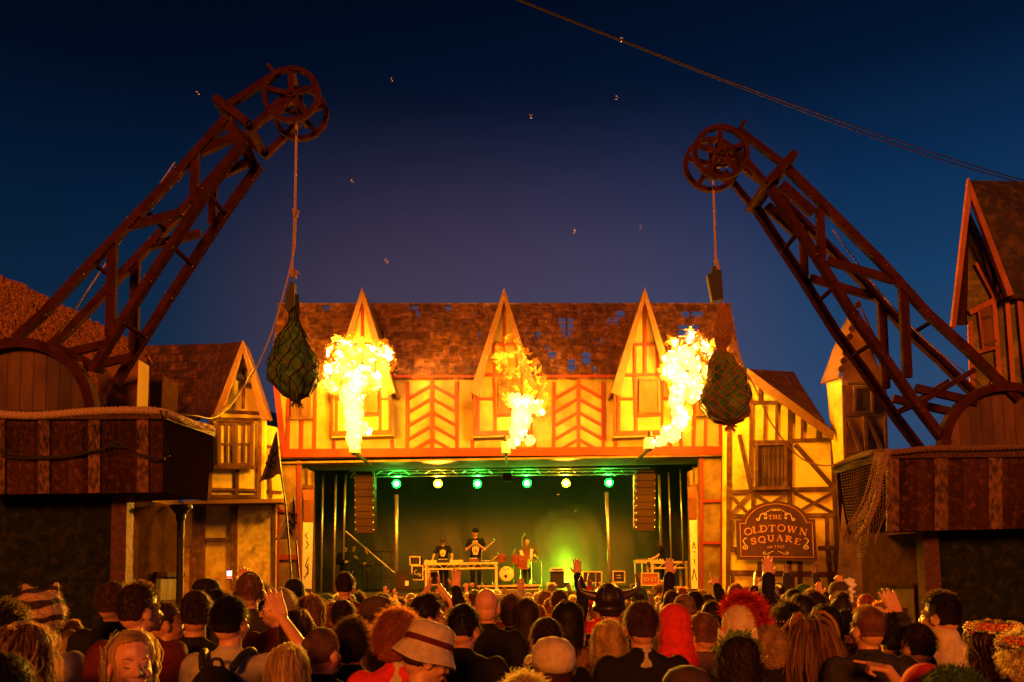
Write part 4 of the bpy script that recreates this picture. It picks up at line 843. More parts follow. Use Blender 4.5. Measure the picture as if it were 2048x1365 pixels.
def top_mesh(arms, kind, fine):
    key = (arms, kind, fine)
    if key in CCACHE: return CCACHE[key]
    mb = MB(); g_ = {'tee': .0, 'jacket': .018, 'hoodie': .014, 'vest': .0, 'fleece': .016, 'coat': .02}[kind]
    mb.ell((0, -.002, 1.29), (.178+g_, .126+g_, .175)); mb.ell((0, 0, 1.1), (.165+g_, .118+g_, .2)); mb.ell((0, 0, .95), (.178+g_, .128+g_, .11)); mb.cap((-.145, -.012, 1.395), .064+g_*.6, (.145, -.012, 1.395), .064+g_*.6)
    mb.cap((-.08, -.018, 1.425), .058+g_*.4, (.08, -.018, 1.425), .058+g_*.4)
    if kind != 'vest': mb.cap((0, -.016, 1.42), .072+g_*.5, (0, -.012, 1.465), .066+g_*.5)
    if kind == 'fleece': mb.cap((0, -.016, 1.44), .09, (0, -.008, 1.50), .085)
    if kind == 'hoodie': mb.ell((0, -.10, 1.43), (.12, .07, .07)); mb.cap((-.10, -.04, 1.45), .045, (0, -.12, 1.41), .06); mb.cap((.10, -.04, 1.45), .045, (0, -.12, 1.41), .06)
    if kind == 'jacket': mb.cap((-.05, -.06, 1.455), .035, (.05, -.06, 1.455), .035); mb.cap((-.07, .0, 1.46), .03, (-.05, -.06, 1.455), .035); mb.cap((.07, .0, 1.46), .03, (.05, -.06, 1.455), .035)
    for s in (-1, 1):
        e, w = ARMS[arms[0 if s < 0 else 1]][:2]; S_, E, W_ = mir(SH, s), mir(e, s), mir(w, s)
        if kind == 'tee': mb.cap(S_, .066, S_.lerp(E, .62), .062)
        elif kind != 'vest': mb.cap(S_, .066+g_*.6, E, .055+g_*.5); mb.cap(E, .056+g_*.5, E.lerp(W_, .95), .040+g_*.4)
    me = remesh(mb, .0125 if fine else .018, 3, .011, 11); CCACHE[key] = me; return me
def legs_mesh():
    if 'L' in CCACHE: return CCACHE['L']
    mb = MB(); mb.ell((0, 0, .93), (.165, .122, .1))
    for s in (-1, 1): mb.cap((s*.088, 0, .88), .098, (s*.097, .01, .5), .075); mb.cap((s*.097, .01, .5), .072, (s*.1, -.02, .1), .06)
    me = remesh(mb, .02, 2, .008, 9); me.materials.append(cmat('charcoal')); CCACHE['L'] = me; return me
def shoes_mesh():
    if 'S' in CCACHE: return CCACHE['S']
    mb = MB()
    for s in (-1, 1): mb.cap((s*.1, -.045, .05), .05, (s*.115, .14, .04), .043)
    me = remesh(mb, .015, 1); me.materials.append(BLACK); CCACHE['S'] = me; return me
HCEN = Vector((0, -.008, 1.655))
def scalp(th, ph, k=1.0): # th from crown, ph azimuth (0 = face)
    return HCEN+Vector((math.sin(th)*math.sin(ph)*.080, math.sin(th)*math.cos(ph)*.098, math.cos(th)*.093))*k
def hair_mesh(style, fine, seed=0):
    key = (style, fine, seed)
    if key in HCACHE: return HCACHE[key]
    rd = random.Random(sum(map(ord, style))+seed*31); mb = MB(); sh = MB()
    n = {2: 2600, 1: 1100, 0: 800}[fine]; w0 = {2: .0016, 1: .0026, 0: .0035}[fine]
    if style == 'buzz':
        sh.ell((0, -.014, 1.657), (.0785, .096, .0945)); sh.ell((0, -.03, 1.61), (.069, .07, .06))
    elif style in ('short', 'quiff', 'thinning'): sh.ell((0, -.016, 1.662), (.083, .096, .098)); sh.ell((0, -.036, 1.61), (.073, .072, .06))
    elif style in ('curly', 'afro', 'bigcurly'):
        k = {'curly': 1.08, 'afro': 1.14, 'bigcurly': 1.17}[style]; sh.ell((0, -.02, 1.665), (.084*k, .095*k, .094*k)); sh.ell((0, -.045, 1.60), (.076*k, .07*k, .07*k))
    elif style == 'bob': sh.ell((0, -.014, 1.66), (.086, .102, .10)); sh.ell((0, -.035, 1.58), (.088, .08, .10))
    elif style in ('long', 'longwavy', 'straightlong', 'dreads', 'loose'):
        sh.ell((0, -.014, 1.66), (.086, .102, .10)); sh.ell((0, -.035, 1.58), (.084, .078, .11)); sh.cap((-.035, -.065, 1.55), .055, (-.04, -.10, 1.33), .045); sh.cap((.035, -.065, 1.55), .055, (.04, -.10, 1.33), .045)
    elif style in ('bun', 'pony', 'braids'):
        sh.ell((0, -.014, 1.66), (.082, .100, .098)); sh.ell((0, -.035, 1.615), (.074, .072, .06))
        if style == 'bun': sh.ell((0, -.06, 1.765), (.042, .042, .038))
        if style == 'pony': sh.cap((0, -.115, 1.68), .03, (0, -.14, 1.60), .036); sh.cap((0, -.14, 1.60), .036, (0, -.12, 1.42), .018)
        if style == 'braids':
            for k in range(5): sh.cap(scalp(.9, (k-2)*.45+.0, 1.03), .012, scalp(1.5, math.pi+(k-2)*.4, 1.05), .014)
            sh.cap((0, -.11, 1.60), .03, (.02, -.12, 1.40), .022)
    me = remesh(sh, {2: .008, 1: .011, 0: .015}[fine], 2, .001 if style == 'buzz' else .015 if 'curl' in style or style == 'afro' else .006, 26 if 'curl' in style else 22)
    vs = [v.co.copy() for v in me.vertices]; fs = [tuple(p.vertices) for p in me.polygons]
    # drop the part of the shell over the face
    keep = []
    for f in fs:
        c = sum((vs[i] for i in f), Vector())/len(f)
        hl = 1.732 if style == 'loose' else 1.725 if style == 'braids' else 1.70 if style not in ('bob', 'long', 'longwavy') else 1.71
        if c.y > .035 and c.z < hl-.55*max(0, .095-c.y)*1.0: continue
        if c.y > -.005 and c.z < 1.60 and abs(c.x) < .075 and style in ('short', 'buzz', 'quiff', 'thinning', 'bun', 'pony', 'braids'): continue
        if style in ('short', 'buzz', 'quiff', 'thinning') and c.z < 1.575: continue
        keep.append(f)
    bpy.data.meshes.remove(me); mb.add(vs, keep)
    def strand(p, d, L, segs, curl=0, grav=0, w=w0, out=None):
        pts = [p]; ph = rd.random()*6.3; d = Vector(d); u, v, _ = frame(d)
        for i in range(segs):
            d = (d+Vector((0, 0, -grav))).normalized(); q = pts[-1]+d*L/segs
            if curl: q = q+(u*math.cos(ph+i*1.9)+v*math.sin(ph+i*1.9))*curl
            pts.append(q)
        side = (pts[-1]-pts[0]).cross(p-HCEN); side = side.normalized() if side.length > 1e-5 else u
        o = len(mb.v)
        for i, q in enumerate(pts):
            ww = w*(1-.75*i/segs); mb.v += [q-side*ww, q+side*ww]
        for i in range(segs): mb.f.append((o+2*i, o+2*i+1, o+2*i+3, o+2*i+2))
    def clump(p, L, segs, hang, wav, w):
        """strand that follows the scalp down and then hangs"""
        v = p-HCEN; fly = rd.random() < .12; wav = wav*3+.003 if fly else wav; th = math.acos(max(-1, min(1, v.z/.1/1.0))) if v.length else 0; ph = math.atan2(v.x, v.y); pts = []; t = 0; q = p; s0 = rd.random()*6; amp = wav*rd.uniform(.5, 1.5)
        lim = 1.75; st = L/segs; k = 1.1+rd.random()*(.22 if fly else .09)
        a = th; side = rd.uniform(-.004, .004)
        for i in range(segs+1):
            if a < lim: q = scalp(a, ph, k); a += st/.095
            else: q = q+Vector((side+v.x*.06*st/.03, (-.02 if v.y < 0 else .0)*st/.05, -1)).normalized()*st
            pts.append(q+Vector((math.sin(s0+i*.9)*amp, math.cos(s0*2+i*1.1)*amp*.6, 0)))
        o = len(mb.v)
        for i, q in enumerate(pts):
            ax = Vector((math.cos(ph), -math.sin(ph), 0))*w*(1-.5*i/len(pts)); mb.v += [q-ax, q+ax]
        for i in range(segs): mb.f.append((o+2*i, o+2*i+1, o+2*i+3, o+2*i+2))
    for i in range(n):
        ph = rd.uniform(-math.pi, math.pi); face = abs(ph) < .95; th = math.acos(1-rd.random()*(1.0 if face else 1.42))
        if face and th > 1.05: th = rd.random()*1.05
        if style == 'buzz': strand(scalp(th, ph, 1.04), (scalp(th, ph)-HCEN).normalized(), .008, 1); continue
        p = scalp(th, ph, 1.06); nn = (p-HCEN).normalized()
        if style == 'thinning' and th < .55 and abs(ph) > 1.2: continue
        if style in ('short', 'thinning'): strand(p, nn*rd.uniform(.35, .8)+Vector((rd.uniform(-.45, .45), -.4, -.4)), rd.uniform(.018, .036), 3, .002, .2)
        elif style == 'quiff': strand(p, nn*.9+Vector((rd.uniform(-.4, .4), .1, .15 if th < .7 else -.6)), rd.uniform(.012, .03), 3, .003, .1)
        elif style in ('curly', 'afro', 'bigcurly'):
            k = {'curly': 1.08, 'afro': 1.14, 'bigcurly': 1.18}[style]; p = scalp(th*1.05, ph, k); strand(p, nn+Vector((rd.uniform(-.8, .8), rd.uniform(-.8, .8), rd.uniform(-.8, .4))), rd.uniform(.03, .06), 7 if fine else 4, .011 if fine else .008, .15, w0*1.2)
        elif style == 'bob': clump(p, rd.uniform(.17, .22), 7, 0, .003, w0*1.6)
        elif style in ('long', 'straightlong'): clump(p, rd.uniform(.32, .46), 9, 0, .002, w0*1.8)
        elif style == 'loose':
            if abs(ph) > 1.75: clump(scalp(th, ph, 1.04), rd.uniform(.25, .42), 10, 0, .004, w0*1.3)
            elif th < .92: q = Vector((0, -.12, 1.68))-p; strand(p, q.normalized()*.85+nn*.22, min(.10, q.length*.85), 5, .001, .02, w0*1.2)
        elif style == 'longwavy': clump(p, rd.uniform(.32, .46), 12, 0, .009, w0*1.6)
        elif style == 'dreads':
            if i > n//9: break
            a_ = scalp(th, ph, 1.1); L = rd.uniform(.25, .45); pts = [a_]; dv = (nn*.6+Vector((0, -.2, .1))).normalized()
            for j in range(8): dv = (dv+Vector((rd.uniform(-.2, .2), rd.uniform(-.2, .2), -.75))).normalized(); pts.append(pts[-1]+dv*L/8)
            mb.tube(pts, [.011*(1-.3*j/8)*rd.uniform(.8, 1.2) for j in range(9)], 5)
        elif style in ('bun', 'pony', 'braids'):
            tgt = Vector((0, -.06, 1.76)) if style == 'bun' else Vector((0, -.12, 1.67)) if style == 'pony' else Vector((0, -.11, 1.60))
            q = (tgt-p); strand(p, q.normalized()*.8+nn*.25, min(.09, q.length*.8), 4, .001, .02)
    if style == 'pony':
        for i in range(n//3): strand(Vector((rd.uniform(-.03, .03), -.14, 1.66)), (rd.uniform(-.2, .2), -.3, -1), rd.uniform(.2, .3), 6, .002, .3)
    if style == 'bun':
        for i in range(n//4): a = rd.random()*6.3; strand(Vector((.035*math.cos(a), -.06+.035*math.sin(a), 1.765)), (rd.uniform(-1, 1), rd.uniform(-1, 1), rd.uniform(-.2, 1)), .05, 4, .008)
    me = mb.mesh('hair', None); HCACHE[key] = me; return me
EYEM = mat('eye_dark', (.02, .012, .01), (.01, .008, .006), 5, .3, 0); BROWM = mat('eyebrow_hair', (.20, .09, .04), (.14, .06, .03), 30, .8, 0); LIPM = mat('lip_skin', (.45, .13, .1), (.4, .11, .09), 9, .45, 0)
def face_parts(root, Hm, closed=False):
    key = ('face', closed)
    if key not in CCACHE:
        mb = MB()
        for s in (-1, 1):
            if closed: mb.tube([(s*.018, .0895, 1.620), (s*.024, .092, 1.6165), (s*.031, .0915, 1.6155), (s*.038, .089, 1.6175), (s*.045, .084, 1.622)], [.0012, .0026, .003, .0026, .0012], 6)
            else: mb.ell((s*.031, .083, 1.620), (.012, .008, .0065))
        CCACHE[key] = mb.mesh('eyes', EYEM, smooth=True); mb = MB()
        for s in (-1, 1): mb.tube([(s*.015, .0925, 1.645), (s*.026, .0935, 1.650), (s*.038, .089, 1.651), (s*.050, .079, 1.646)], [.0015, .0026, .0024, .001], 6)
        CCACHE['brows'] = mb.mesh('eyebrows', BROWM, smooth=True); mb = MB(); mb.tube([(-.026, .096, 1.563), (-.01, .1045, 1.559), (.01, .1045, 1.559), (.026, .096, 1.563)], [.002, .004, .004, .002], 6); 
        if closed: mb.tube([(-.036, .088, 1.569), (-.018, .101, 1.558), (.0, .1055, 1.554), (.018, .101, 1.558), (.036, .088, 1.569)], [.002, .005, .006, .005, .002], 6)
        CCACHE['lips'] = mb.mesh('mouth', LIPM, smooth=True)
    obj('eyes', CCACHE[key], root, mtx=Hm); obj('eyebrows', CCACHE['brows'], root, mtx=Hm); obj('mouth', CCACHE['lips'], root, mtx=Hm)
def setm(o, m):
    me = o.data
    if not me.materials: me.materials.append(m)
    o.material_slots[0].link = 'OBJECT'; o.material_slots[0].material = m
NP = []
def person(px, ytop, D, label, hair=('short', 'brown'), top=('jacket', 'black'), arms=('down', 'down'), yaw=0, hy=0, ht=0, hn=0, fine=1, skin=0, face=None, extras=None, group='people in the festival crowd', base=None, scale=None, hgt=1.765, cat='person'):
    tp = P(px, ytop, D); gz = ground(D) if base is None else base; s = scale or (tp.z-gz)/hgt
    nw = len(label.replace('/', ' ').split())
    if nw > 16: print('LONG', nw, label)
    if s < .8 or s > 1.2: print('scale', round(s, 2), px, ytop, D, label)
    rt = thing('person', label, cat, (tp.x, D, gz), group); rt.scale = (s, s, s); rt.rotation_euler = (0, 0, R(yaw))
    Hm = rotm(R(hy), R(ht), R(hn)); off = (Hm @ Vector((0, 0, 1.75))); rt.location.x -= off.x*s*math.cos(R(yaw))
    b = obj('body', body_mesh(arms, R(hy), R(ht), R(hn), fine), rt); setm(b, SKINS[skin])
    t = obj({'tee': 't_shirt', 'vest': 'vest_top', 'fleece': 'fleece'}.get(top[0], top[0]), top_mesh(arms, top[0], fine), rt); setm(t, cmat(top[1]))
    obj('trousers', legs_mesh(), rt); obj('shoes', shoes_mesh(), rt)
    if hair: h = obj('hair', hair_mesh(hair[0], fine, (px if fine else px % 2)), rt, mtx=Hm); setm(h, hmat(hair[1]))
    if face is not None: face_parts(rt, Hm, face)
    NP.append((px, ytop, D, F*.2*s/D))
    if extras: extras(rt, Hm)
    return rt
# ---- hats and things worn
def worn(name, mb, m, smooth=True): 
    def f(rt, H): o = obj(name, mb.mesh(name, m, smooth=smooth), rt, mtx=H); return o
    return f
def chain(*fs):
    def f(rt, H):
        for q in fs: q(rt, H)
    return f
def cap_hat(col, back=True, rgt=1):
    def f(rt, H):
        mb = MB(); mb.lathe([(.098, 1.645), (.099, 1.68), (.093, 1.72), (.07, 1.752), (.03, 1.768), (.0, 1.77)], (0, -.008, 0), n=24)
        for i, v in enumerate(mb.v): mb.v[i] = Vector((v.x*.92, v.y*1.08, v.z))
        c = obj('cap', mb.mesh('cap', cmat(col), smooth=True), rt, mtx=H); mb = MB(); s = -1 if back else 1
        mb.grid(lambda u, v: ((u-.5)*.15*(1-.35*v*v), s*(.085+.085*v*math.cos((u-.5)*1.6)), 1.655-.012*v-.03*(u-.5)**2*4*.5), 12, 6, (0, 0, .006)); obj('cap_peak', mb.mesh('cap_peak', cmat(col), smooth=True), c)
    return f
def bucket(col, band='maroon'):
    def f(rt, H):
        mb = MB(); mb.lathe([(.150, 1.61), (.145, 1.615), (.105, 1.685), (.103, 1.735), (.095, 1.765), (.06, 1.783), (.0, 1.787)], (0, -.006, 0), n=40)
        for i, v in enumerate(mb.v): mb.v[i] = Vector((v.x*.98, v.y*1.06, v.z+.01*math.sin(math.atan2(v.y, v.x)*3)*(1 if v.z < 1.65 else .2)))
        h = obj('bucket_hat', mb.mesh('bucket_hat', cmat(col), smooth=True), rt, mtx=H); mb = MB(); mb.lathe([(.1095, 1.686), (.1085, 1.712), (.105, 1.712), (.106, 1.686)], (0, -.006, 0), n=40)
        for i, v in enumerate(mb.v): mb.v[i] = Vector((v.x*.98, v.y*1.06, v.z))
        obj('hat_band', mb.mesh('hat_band', cmat(band), smooth=True), h)
    return f
def beanie(col):
    def f(rt, H):
        mb = MB(); mb.lathe([(.090, 1.625), (.097, 1.63), (.098, 1.665), (.094, 1.667), (.092, 1.71), (.07, 1.755), (.03, 1.775), (.0, 1.778)], (0, -.012, 0), n=24)
        for i, v in enumerate(mb.v): mb.v[i] = Vector((v.x*.93, v.y*1.1, v.z))
        obj('beanie', mb.mesh('beanie', cmat(col), smooth=True), rt, mtx=H)
    return f
def hood(col):
    def f(rt, H):
        mb = MB(); mb.ell((0, -.02, 1.665), (.105, .118, .118)); mb.ell((0, -.04, 1.58), (.105, .10, .11)); mb.ell((0, -.04, 1.50), (.115, .095, .08))
        me = remesh(mb, .009, 6, .005, 9); o = obj('hood', me, rt, mtx=H); setm(o, cmat(col))
    return f
def horns(rt, H):
    mb = MB(); mb.lathe([(.11, 1.615), (.115, 1.62), (.112, 1.65), (.105, 1.652), (.103, 1.70), (.085, 1.755), (.045, 1.785), (.0, 1.79)], (0, -.01, 0), n=30)
    h = obj('horned_helmet', mb.mesh('horned_helmet', mat('dark_leather', (.025, .013, .009), (.015, .008, .006), 12, .4, .2), smooth=True), rt, mtx=H)
    for s in (-1, 1):
        m = MB(); pts = smooth_path([(s*.09, -.01, 1.71), (s*.14, -.01, 1.725), (s*.185, -.01, 1.75), (s*.20, -.01, 1.80), (s*.18, -.01, 1.855)]); m.tube(pts, [.034*(1-.93*(i/(len(pts)-1))**1.1) for i in range(len(pts))], 12)
        obj('horn', m.mesh('horn', mat('dark_horn', (.05, .03, .02), (.02, .012, .01), 9, .35, .1), smooth=True), h)
    m = MB()
    for a in (0, math.pi/3, 2*math.pi/3): m.tube([(math.cos(a)*.1*math.cos(t), -.01+math.sin(a)*.1*math.cos(t), 1.685+.108*math.sin(t)) for t in [math.pi*i/16 for i in range(17)]], .008, 5)
    obj('helmet_band', m.mesh('helmet_band', MATS['dark_horn'], smooth=True), h)
def fuzz(name, cen, rad, n, L, m, w=.004, seed=1, clip=None):
    rd = random.Random(seed); mb = MB()
    for i in range(n):
        d = Vector((rd.gauss(0, 1), rd.gauss(0, 1), rd.gauss(0, 1))).normalized(); p = Vector(cen)+Vector((d.x*rad[0], d.y*rad[1], d.z*rad[2]))
        if clip and clip(p): continue
        q = p+(d+Vector((rd.uniform(-.5, .5), rd.uniform(-.5, .5), rd.uniform(-.7, .3)))).normalized()*L*rd.uniform(.6, 1.3); s = (q-p).cross(Vector((rd.uniform(-1, 1), rd.uniform(-1, 1), 1))).normalized()*w
        mb.add([p-s, p+s, q+s*.3, q-s*.3], [(0, 1, 2, 3)])
    return mb
FURS = bpy.data.materials.new('striped_fur'); FURS.use_nodes = True; t_ = FURS.node_tree; bb = t_.nodes['Principled BSDF']; tc_ = t_.nodes.new('ShaderNodeTexCoord'); wv = t_.nodes.new('ShaderNodeTexWave'); wv.inputs['Scale'].default_value = 4.2; wv.inputs['Distortion'].default_value = 5; wv.bands_direction = 'Z'; wv.inputs['Detail'].default_value = 2
rr_ = t_.nodes.new('ShaderNodeValToRGB'); rr_.color_ramp.elements[0].position = .28; rr_.color_ramp.elements[1].position = .42; rr_.color_ramp.elements[0].color = (.05, .018, .01, 1); rr_.color_ramp.elements[1].color = (.52, .32, .15, 1)
t_.links.new(tc_.outputs['Object'], wv.inputs[0]); t_.links.new(wv.outputs[0], rr_.inputs[0]); t_.links.new(rr_.outputs[0], bb.inputs[0]); bb.inputs['Roughness'].default_value = .9
def furhat(rt, H):
    mb = MB(); mb.ell((0, -.015, 1.68), (.13, .14, .125)); mb.ell((0, -.05, 1.55), (.12, .09, .12)); mb.cap((.06, .0, 1.78), .04, (.085, 0, 1.83), .012); mb.cap((-.06, .0, 1.78), .04, (-.085, 0, 1.83), .012); mb.cap((.06, -.08, 1.5), .05, (.07, -.08, 1.32), .04); mb.cap((-.06, -.08, 1.5), .05, (-.07, -.08, 1.32), .04)
    me = remesh(mb, .009, 2, .008, 20); me.update(); vs = [(v.co.copy(), v.normal.copy()) for v in me.vertices]; me.materials.append(FURS); h = obj('fur_hat', me, rt, mtx=H); rd = random.Random(3); m = MB()
    for i in range(7000):
        p, n = rd.choice(vs); q = p+(n*.7+Vector((rd.uniform(-.3, .3), rd.uniform(-.3, .3), -.6))).normalized()*rd.uniform(.015, .035); s = (q-p).cross(n+Vector((.01, 0, 0))).normalized()*.0015; m.add([p-s, p+s, q], [(0, 1, 2)])
    obj('fur', m.mesh('fur', FURS), h)
def mohawk(rt, H):
    mb = MB(); mb.ell((0, -.02, 1.69), (.125, .135, .15)); mb.ell((0, -.05, 1.56), (.12, .10, .13)); me = remesh(mb, .01, 3, .008, 9); h = obj('padded_headdress', me, rt, mtx=H); setm(h, cmat('beige'))
    m = MB(); rd = random.Random(5)
    path = smooth_path([(-.07, .03, 1.80), (-.02, -.02, 1.86), (.06, -.08, 1.85), (.10, -.14, 1.76), (.12, -.17, 1.62), (.13, -.17, 1.46)], 10)
    for i in range(4200):
        p = rd.choice(path); d = Vector((rd.gauss(0, 1), rd.gauss(0, 1), rd.gauss(0, 1))).normalized(); p = p+d*.018; q = p+(d+Vector((0, 0, -.2))).normalized()*rd.uniform(.03, .075); s = d.cross(Vector((rd.random(), rd.random(), 1))).normalized()*.0028; m.add([p-s, p+s, q+s*.4, q-s*.4], [(0, 1, 2, 3)])
    obj('red_plume', m.mesh('red_plume', RED), h)
def catears(rt, H):
    mb = MB()
    for s in (-1, 1): mb.prism([(s*.035, -.02, 1.745), (s*.105, -.02, 1.71), (s*.095, -.02, 1.80)], (0, .02, 0))
    mb.tube([(math.cos(a)*.088, -.01, 1.665+.092*math.sin(a)) for a in [math.pi*i/14 for i in range(15)]], .006, 5); e = obj('ear_headband', mb.mesh('ear_headband', cmat('beige')), rt, mtx=H); m = MB(); rd = random.Random(9)
    for i in range(160):
        a = math.pi*rd.random(); p = Vector((math.cos(a)*.095, -.02+rd.uniform(-.015, .015), 1.66+.10*math.sin(a))); q = p+Vector((rd.uniform(-.03, .03), rd.uniform(-.02, .02), rd.uniform(.0, .04))); s = Vector((.007, .004, 0)); m.add([p-s, p+s, q+s, q-s], [(0, 1, 2, 3)])
    obj('leaf_ruffle', m.mesh('leaf_ruffle', mat('leaf_green', (.14, .22, .03), (.08, .13, .02), 9, .7, 0)), e)
def flowers(rt, H):
    rd = random.Random(4); cols = [(.6, .04, .04), (.65, .35, .05), (.7, .6, .3), (.55, .15, .05), (.2, .3, .04)]; root = None
    for ci, c in enumerate(cols):
        m = MB()
        for i in range(11):
            a = 2*math.pi*(i+ci/5)/11; p = Vector((math.cos(a)*.095, -.01+math.sin(a)*.11, 1.715+rd.uniform(-.015, .02)))
            nrm = (p-HCEN).normalized(); u, v, _ = frame(nrm)
            for k in range(6):
                b = 2*math.pi*k/6; q = p+(u*math.cos(b)+v*math.sin(b))*.016+nrm*.012; m.ell(q, (.011, .011, .007), n=6, m=5)
        o = obj('flower_crown' if root is None else 'blossoms', m.mesh('blossoms', mat('petals_%d' % ci, c, tuple(x*.7 for x in c), 20, .6, 0), smooth=True), rt if root is None else root, mtx=H if root is None else None); root = root or o
def backpack(col='black', z=1.22):
    def f(rt, H):
        mb = MB(); mb.ell((0, -.20, z), (.15, .09, .21)); mb.ell((0, -.25, z-.07), (.12, .07, .12)); me = remesh(mb, .012, 3, .008, 10); o = obj('backpack', me, rt); setm(o, cmat(col)); m = MB()
        for s in (-1, 1): m.tube(smooth_path([(s*.07, -.17, z+.19), (s*.10, -.10, z+.25), (s*.12, -.01, z+.25), (s*.13, .12, z+.1)]), .02, 6)
        m.tube(smooth_path([(-.03, -.17, z+.19), (-.02, -.19, z+.235), (.02, -.19, z+.235), (.03, -.17, z+.19)]), .009, 5); obj('straps', m.mesh('straps', BLACK, smooth=True), o)
        m = MB(); m.box((.0, -.325, z-.06), (.12, .01, .015)); m.box((.02, -.325, z+.0), (.05, .01, .012)); obj('reflective_strip', m.mesh('reflective_strip', WHITE), o)
    return f
def badges(rt, H):
    m = MB(); rd = random.Random(2)
    for s in (-1, 1): m.lathe([(.034, 0), (.032, .012), (.02, .018), (0, .02)], (s*.085, -.135, 1.27), (0, -1, 0), 18)
    b = obj('sequin_badge', m.mesh('sequin_badge', mat('red_sequins', (.6, .03, .03), (.5, .02, .02), 90, .25, .5)), rt); m = MB()
    for s in (-1, 1):
        for i in range(26): a = rd.random()*6.3; r = .024*rd.random()**.5; m.ell((s*.085+r*math.cos(a), -.157, 1.27+r*math.sin(a)), .0032, n=5, m=4)
    obj('sequins', m.mesh('sequins', mat('pale_sequins', (.8, .75, .4), (.6, .7, .5), 90, .2, 0, metal=.3)), b)
def sash(rt, H):
    m = MB(); m.tube(smooth_path([(.12, -.05, 1.47), (.06, -.15, 1.33), (-.08, -.16, 1.1), (-.17, -.05, .95)]), .017, 6); obj('shoulder_strap', m.mesh('shoulder_strap', BLACK, smooth=True), rt)
def headphones(rt, H):
    m = MB(); m.tube([(.088*math.cos(t), -.01, 1.655+.112*math.sin(t)) for t in [math.pi*i/14 for i in range(15)]], .008, 6)
    for s in (-1, 1): m.lathe([(.034, 0), (.036, .015), (.026, .03)], (s*.078, -.006, 1.61), (s, 0, 0), 14)
    obj('headphones', m.mesh('headphones', BLACK, smooth=True), rt, mtx=H)
def glasses(rt, H):
    m = MB()
    for s in (-1, 1): m.tube([(s*.032+.021*math.cos(a), .104-.004*abs(math.cos(a)), 1.617+.016*math.sin(a)) for a in [math.pi*2*i/12 for i in range(13)]], .002, 4); m.tube([(s*.053, .10, 1.62), (s*.079, .0, 1.622)], .002, 4)
    obj('glasses', m.mesh('glasses', BLACK), rt, mtx=H)
def collar(col):
    def f(rt, H):
        mb = MB(); mb.cap((0, -.02, 1.445), .080, (0, -.014, 1.470), .072); o = obj('shirt_collar', remesh(mb, .009, 2, .004, 12), rt); setm(o, cmat(col))
    return f
def watch(s=1, arm='wide'):
    def f(rt, H):
        e, w = mir(ARMS[arm][0], s), mir(ARMS[arm][1], s); m = MB(); d = (w-e).normalized(); c = w-d*.02; m.lathe([(.031, -.01), (.031, .01)], c, d, 14); o = obj('wristwatch', m.mesh('wristwatch', BLACK, smooth=True), rt); m = MB(); m.lathe([(.019, 0), (.019, .008)], c+Vector((0, -.03, 0)), (0, -1, 0), 14); obj('watch_face', m.mesh('watch_face', mat('gold', (.7, .5, .2), None, 5, .3, 0, metal=.8)), o)
    return f
def earring(rt, H):
    m = MB(); m.ell((.084, .0, 1.570), .007, n=8, m=6); obj('earring', m.mesh('earring', MATS.get('gold') or mat('gold', (.7, .5, .2), None, 5, .3, 0, metal=.8), smooth=True), rt, mtx=H)
# ---------------------------------------------------------------- the people one can tell apart
A2 = 'people in the festival crowd'
person(266, 1256, 3.05, 'smiling blond woman with face turned to the camera, nearest at left', ('loose', 'blond'), ('jacket', 'charcoal'), yaw=0, hy=-146, ht=0, hn=1, fine=2, face=True, extras=earring)
person(82, 1166, 4.4, 'person in a tall striped furry hat against the dark kiosk wall', None, ('coat', 'beige'), fine=2, extras=furhat, hgt=1.84)
person(46, 1246, 3.1, 'person with light curly hair and pale coat below the furry hat', ('longwavy', 'light brown'), ('coat', 'beige'), hy=-30, fine=2)
person(10, 1206, 3.8, 'person with dark messy hair at the far left edge', ('curly', 'black'), ('jacket', 'black'), fine=1)
person(8, 1300, 2.4, 'very dark round head cut off in the bottom left corner', ('short', 'black'), ('jacket', 'black'), fine=2)
person(229, 1160, 5.2, 'short brown-haired man in black jacket left of the kiosk door', ('short', 'brown'), ('jacket', 'black'), hy=-12)
person(280, 1164, 4.3, 'dark-haired man in maroon hooded top in front of the kiosk door', ('quiff', 'dark brown'), ('hoodie', 'maroon'), hy=-35)
person(333, 1200, 4.9, 'man with cropped hair in profile looking right beside the maroon hoodie', ('buzz', 'dark brown'), ('jacket', 'black'), hy=-62, face=False, skin=1)
person(392, 1178, 4.6, 'broad man in black T-shirt leaning away beside the white T-shirt', ('short', 'dark brown'), ('tee', 'black'), hy=12, yaw=8, skin=1)
person(462, 1188, 4.2, 'man in white T-shirt with black backpack and hand raised to his head', ('short', 'black'), ('tee', 'white'), ('down', 'head'), hy=-14, fine=2, extras=backpack())
person(500, 1146, 6.2, 'fair-haired person wearing black headphones above the crowd at left', ('short', 'light brown'), ('jacket', 'charcoal'), extras=headphones, scale=None)
person(552, 1173, 5.6, 'grey-haired man in glasses and red shirt turned to the left', ('short', 'grey'), ('tee', 'maroon'), hy=115, hn=-8, face=False, skin=0, extras=glasses)
person(575, 1287, 3.5, 'woman with long straight blond hair at the bottom, right of the black backpack', ('straightlong', 'blond'), ('jacket', 'brown'), fine=2)
person(594, 1216, 4.7, 'woman with smooth brown hair behind the long blond hair', ('bob', 'brown'), ('jacket', 'maroon'), fine=1)
person(645, 1250, 3.9, 'woman with blond-streaked brown ponytail left of the red jacket', ('pony', 'light brown'), ('jacket', 'black'), hy=-25, fine=2)
person(704, 1240, 4.3, 'person with dark curly hair just left of the red jacket', ('curly', 'dark brown'), ('jacket', 'black'), fine=2)
person(794, 1206, 3.9, 'man with big ginger curls in red jacket with pale collar', ('bigcurly', 'ginger'), ('jacket', 'red'), fine=2, extras=collar('beige'), hy=-18, hgt=1.81)
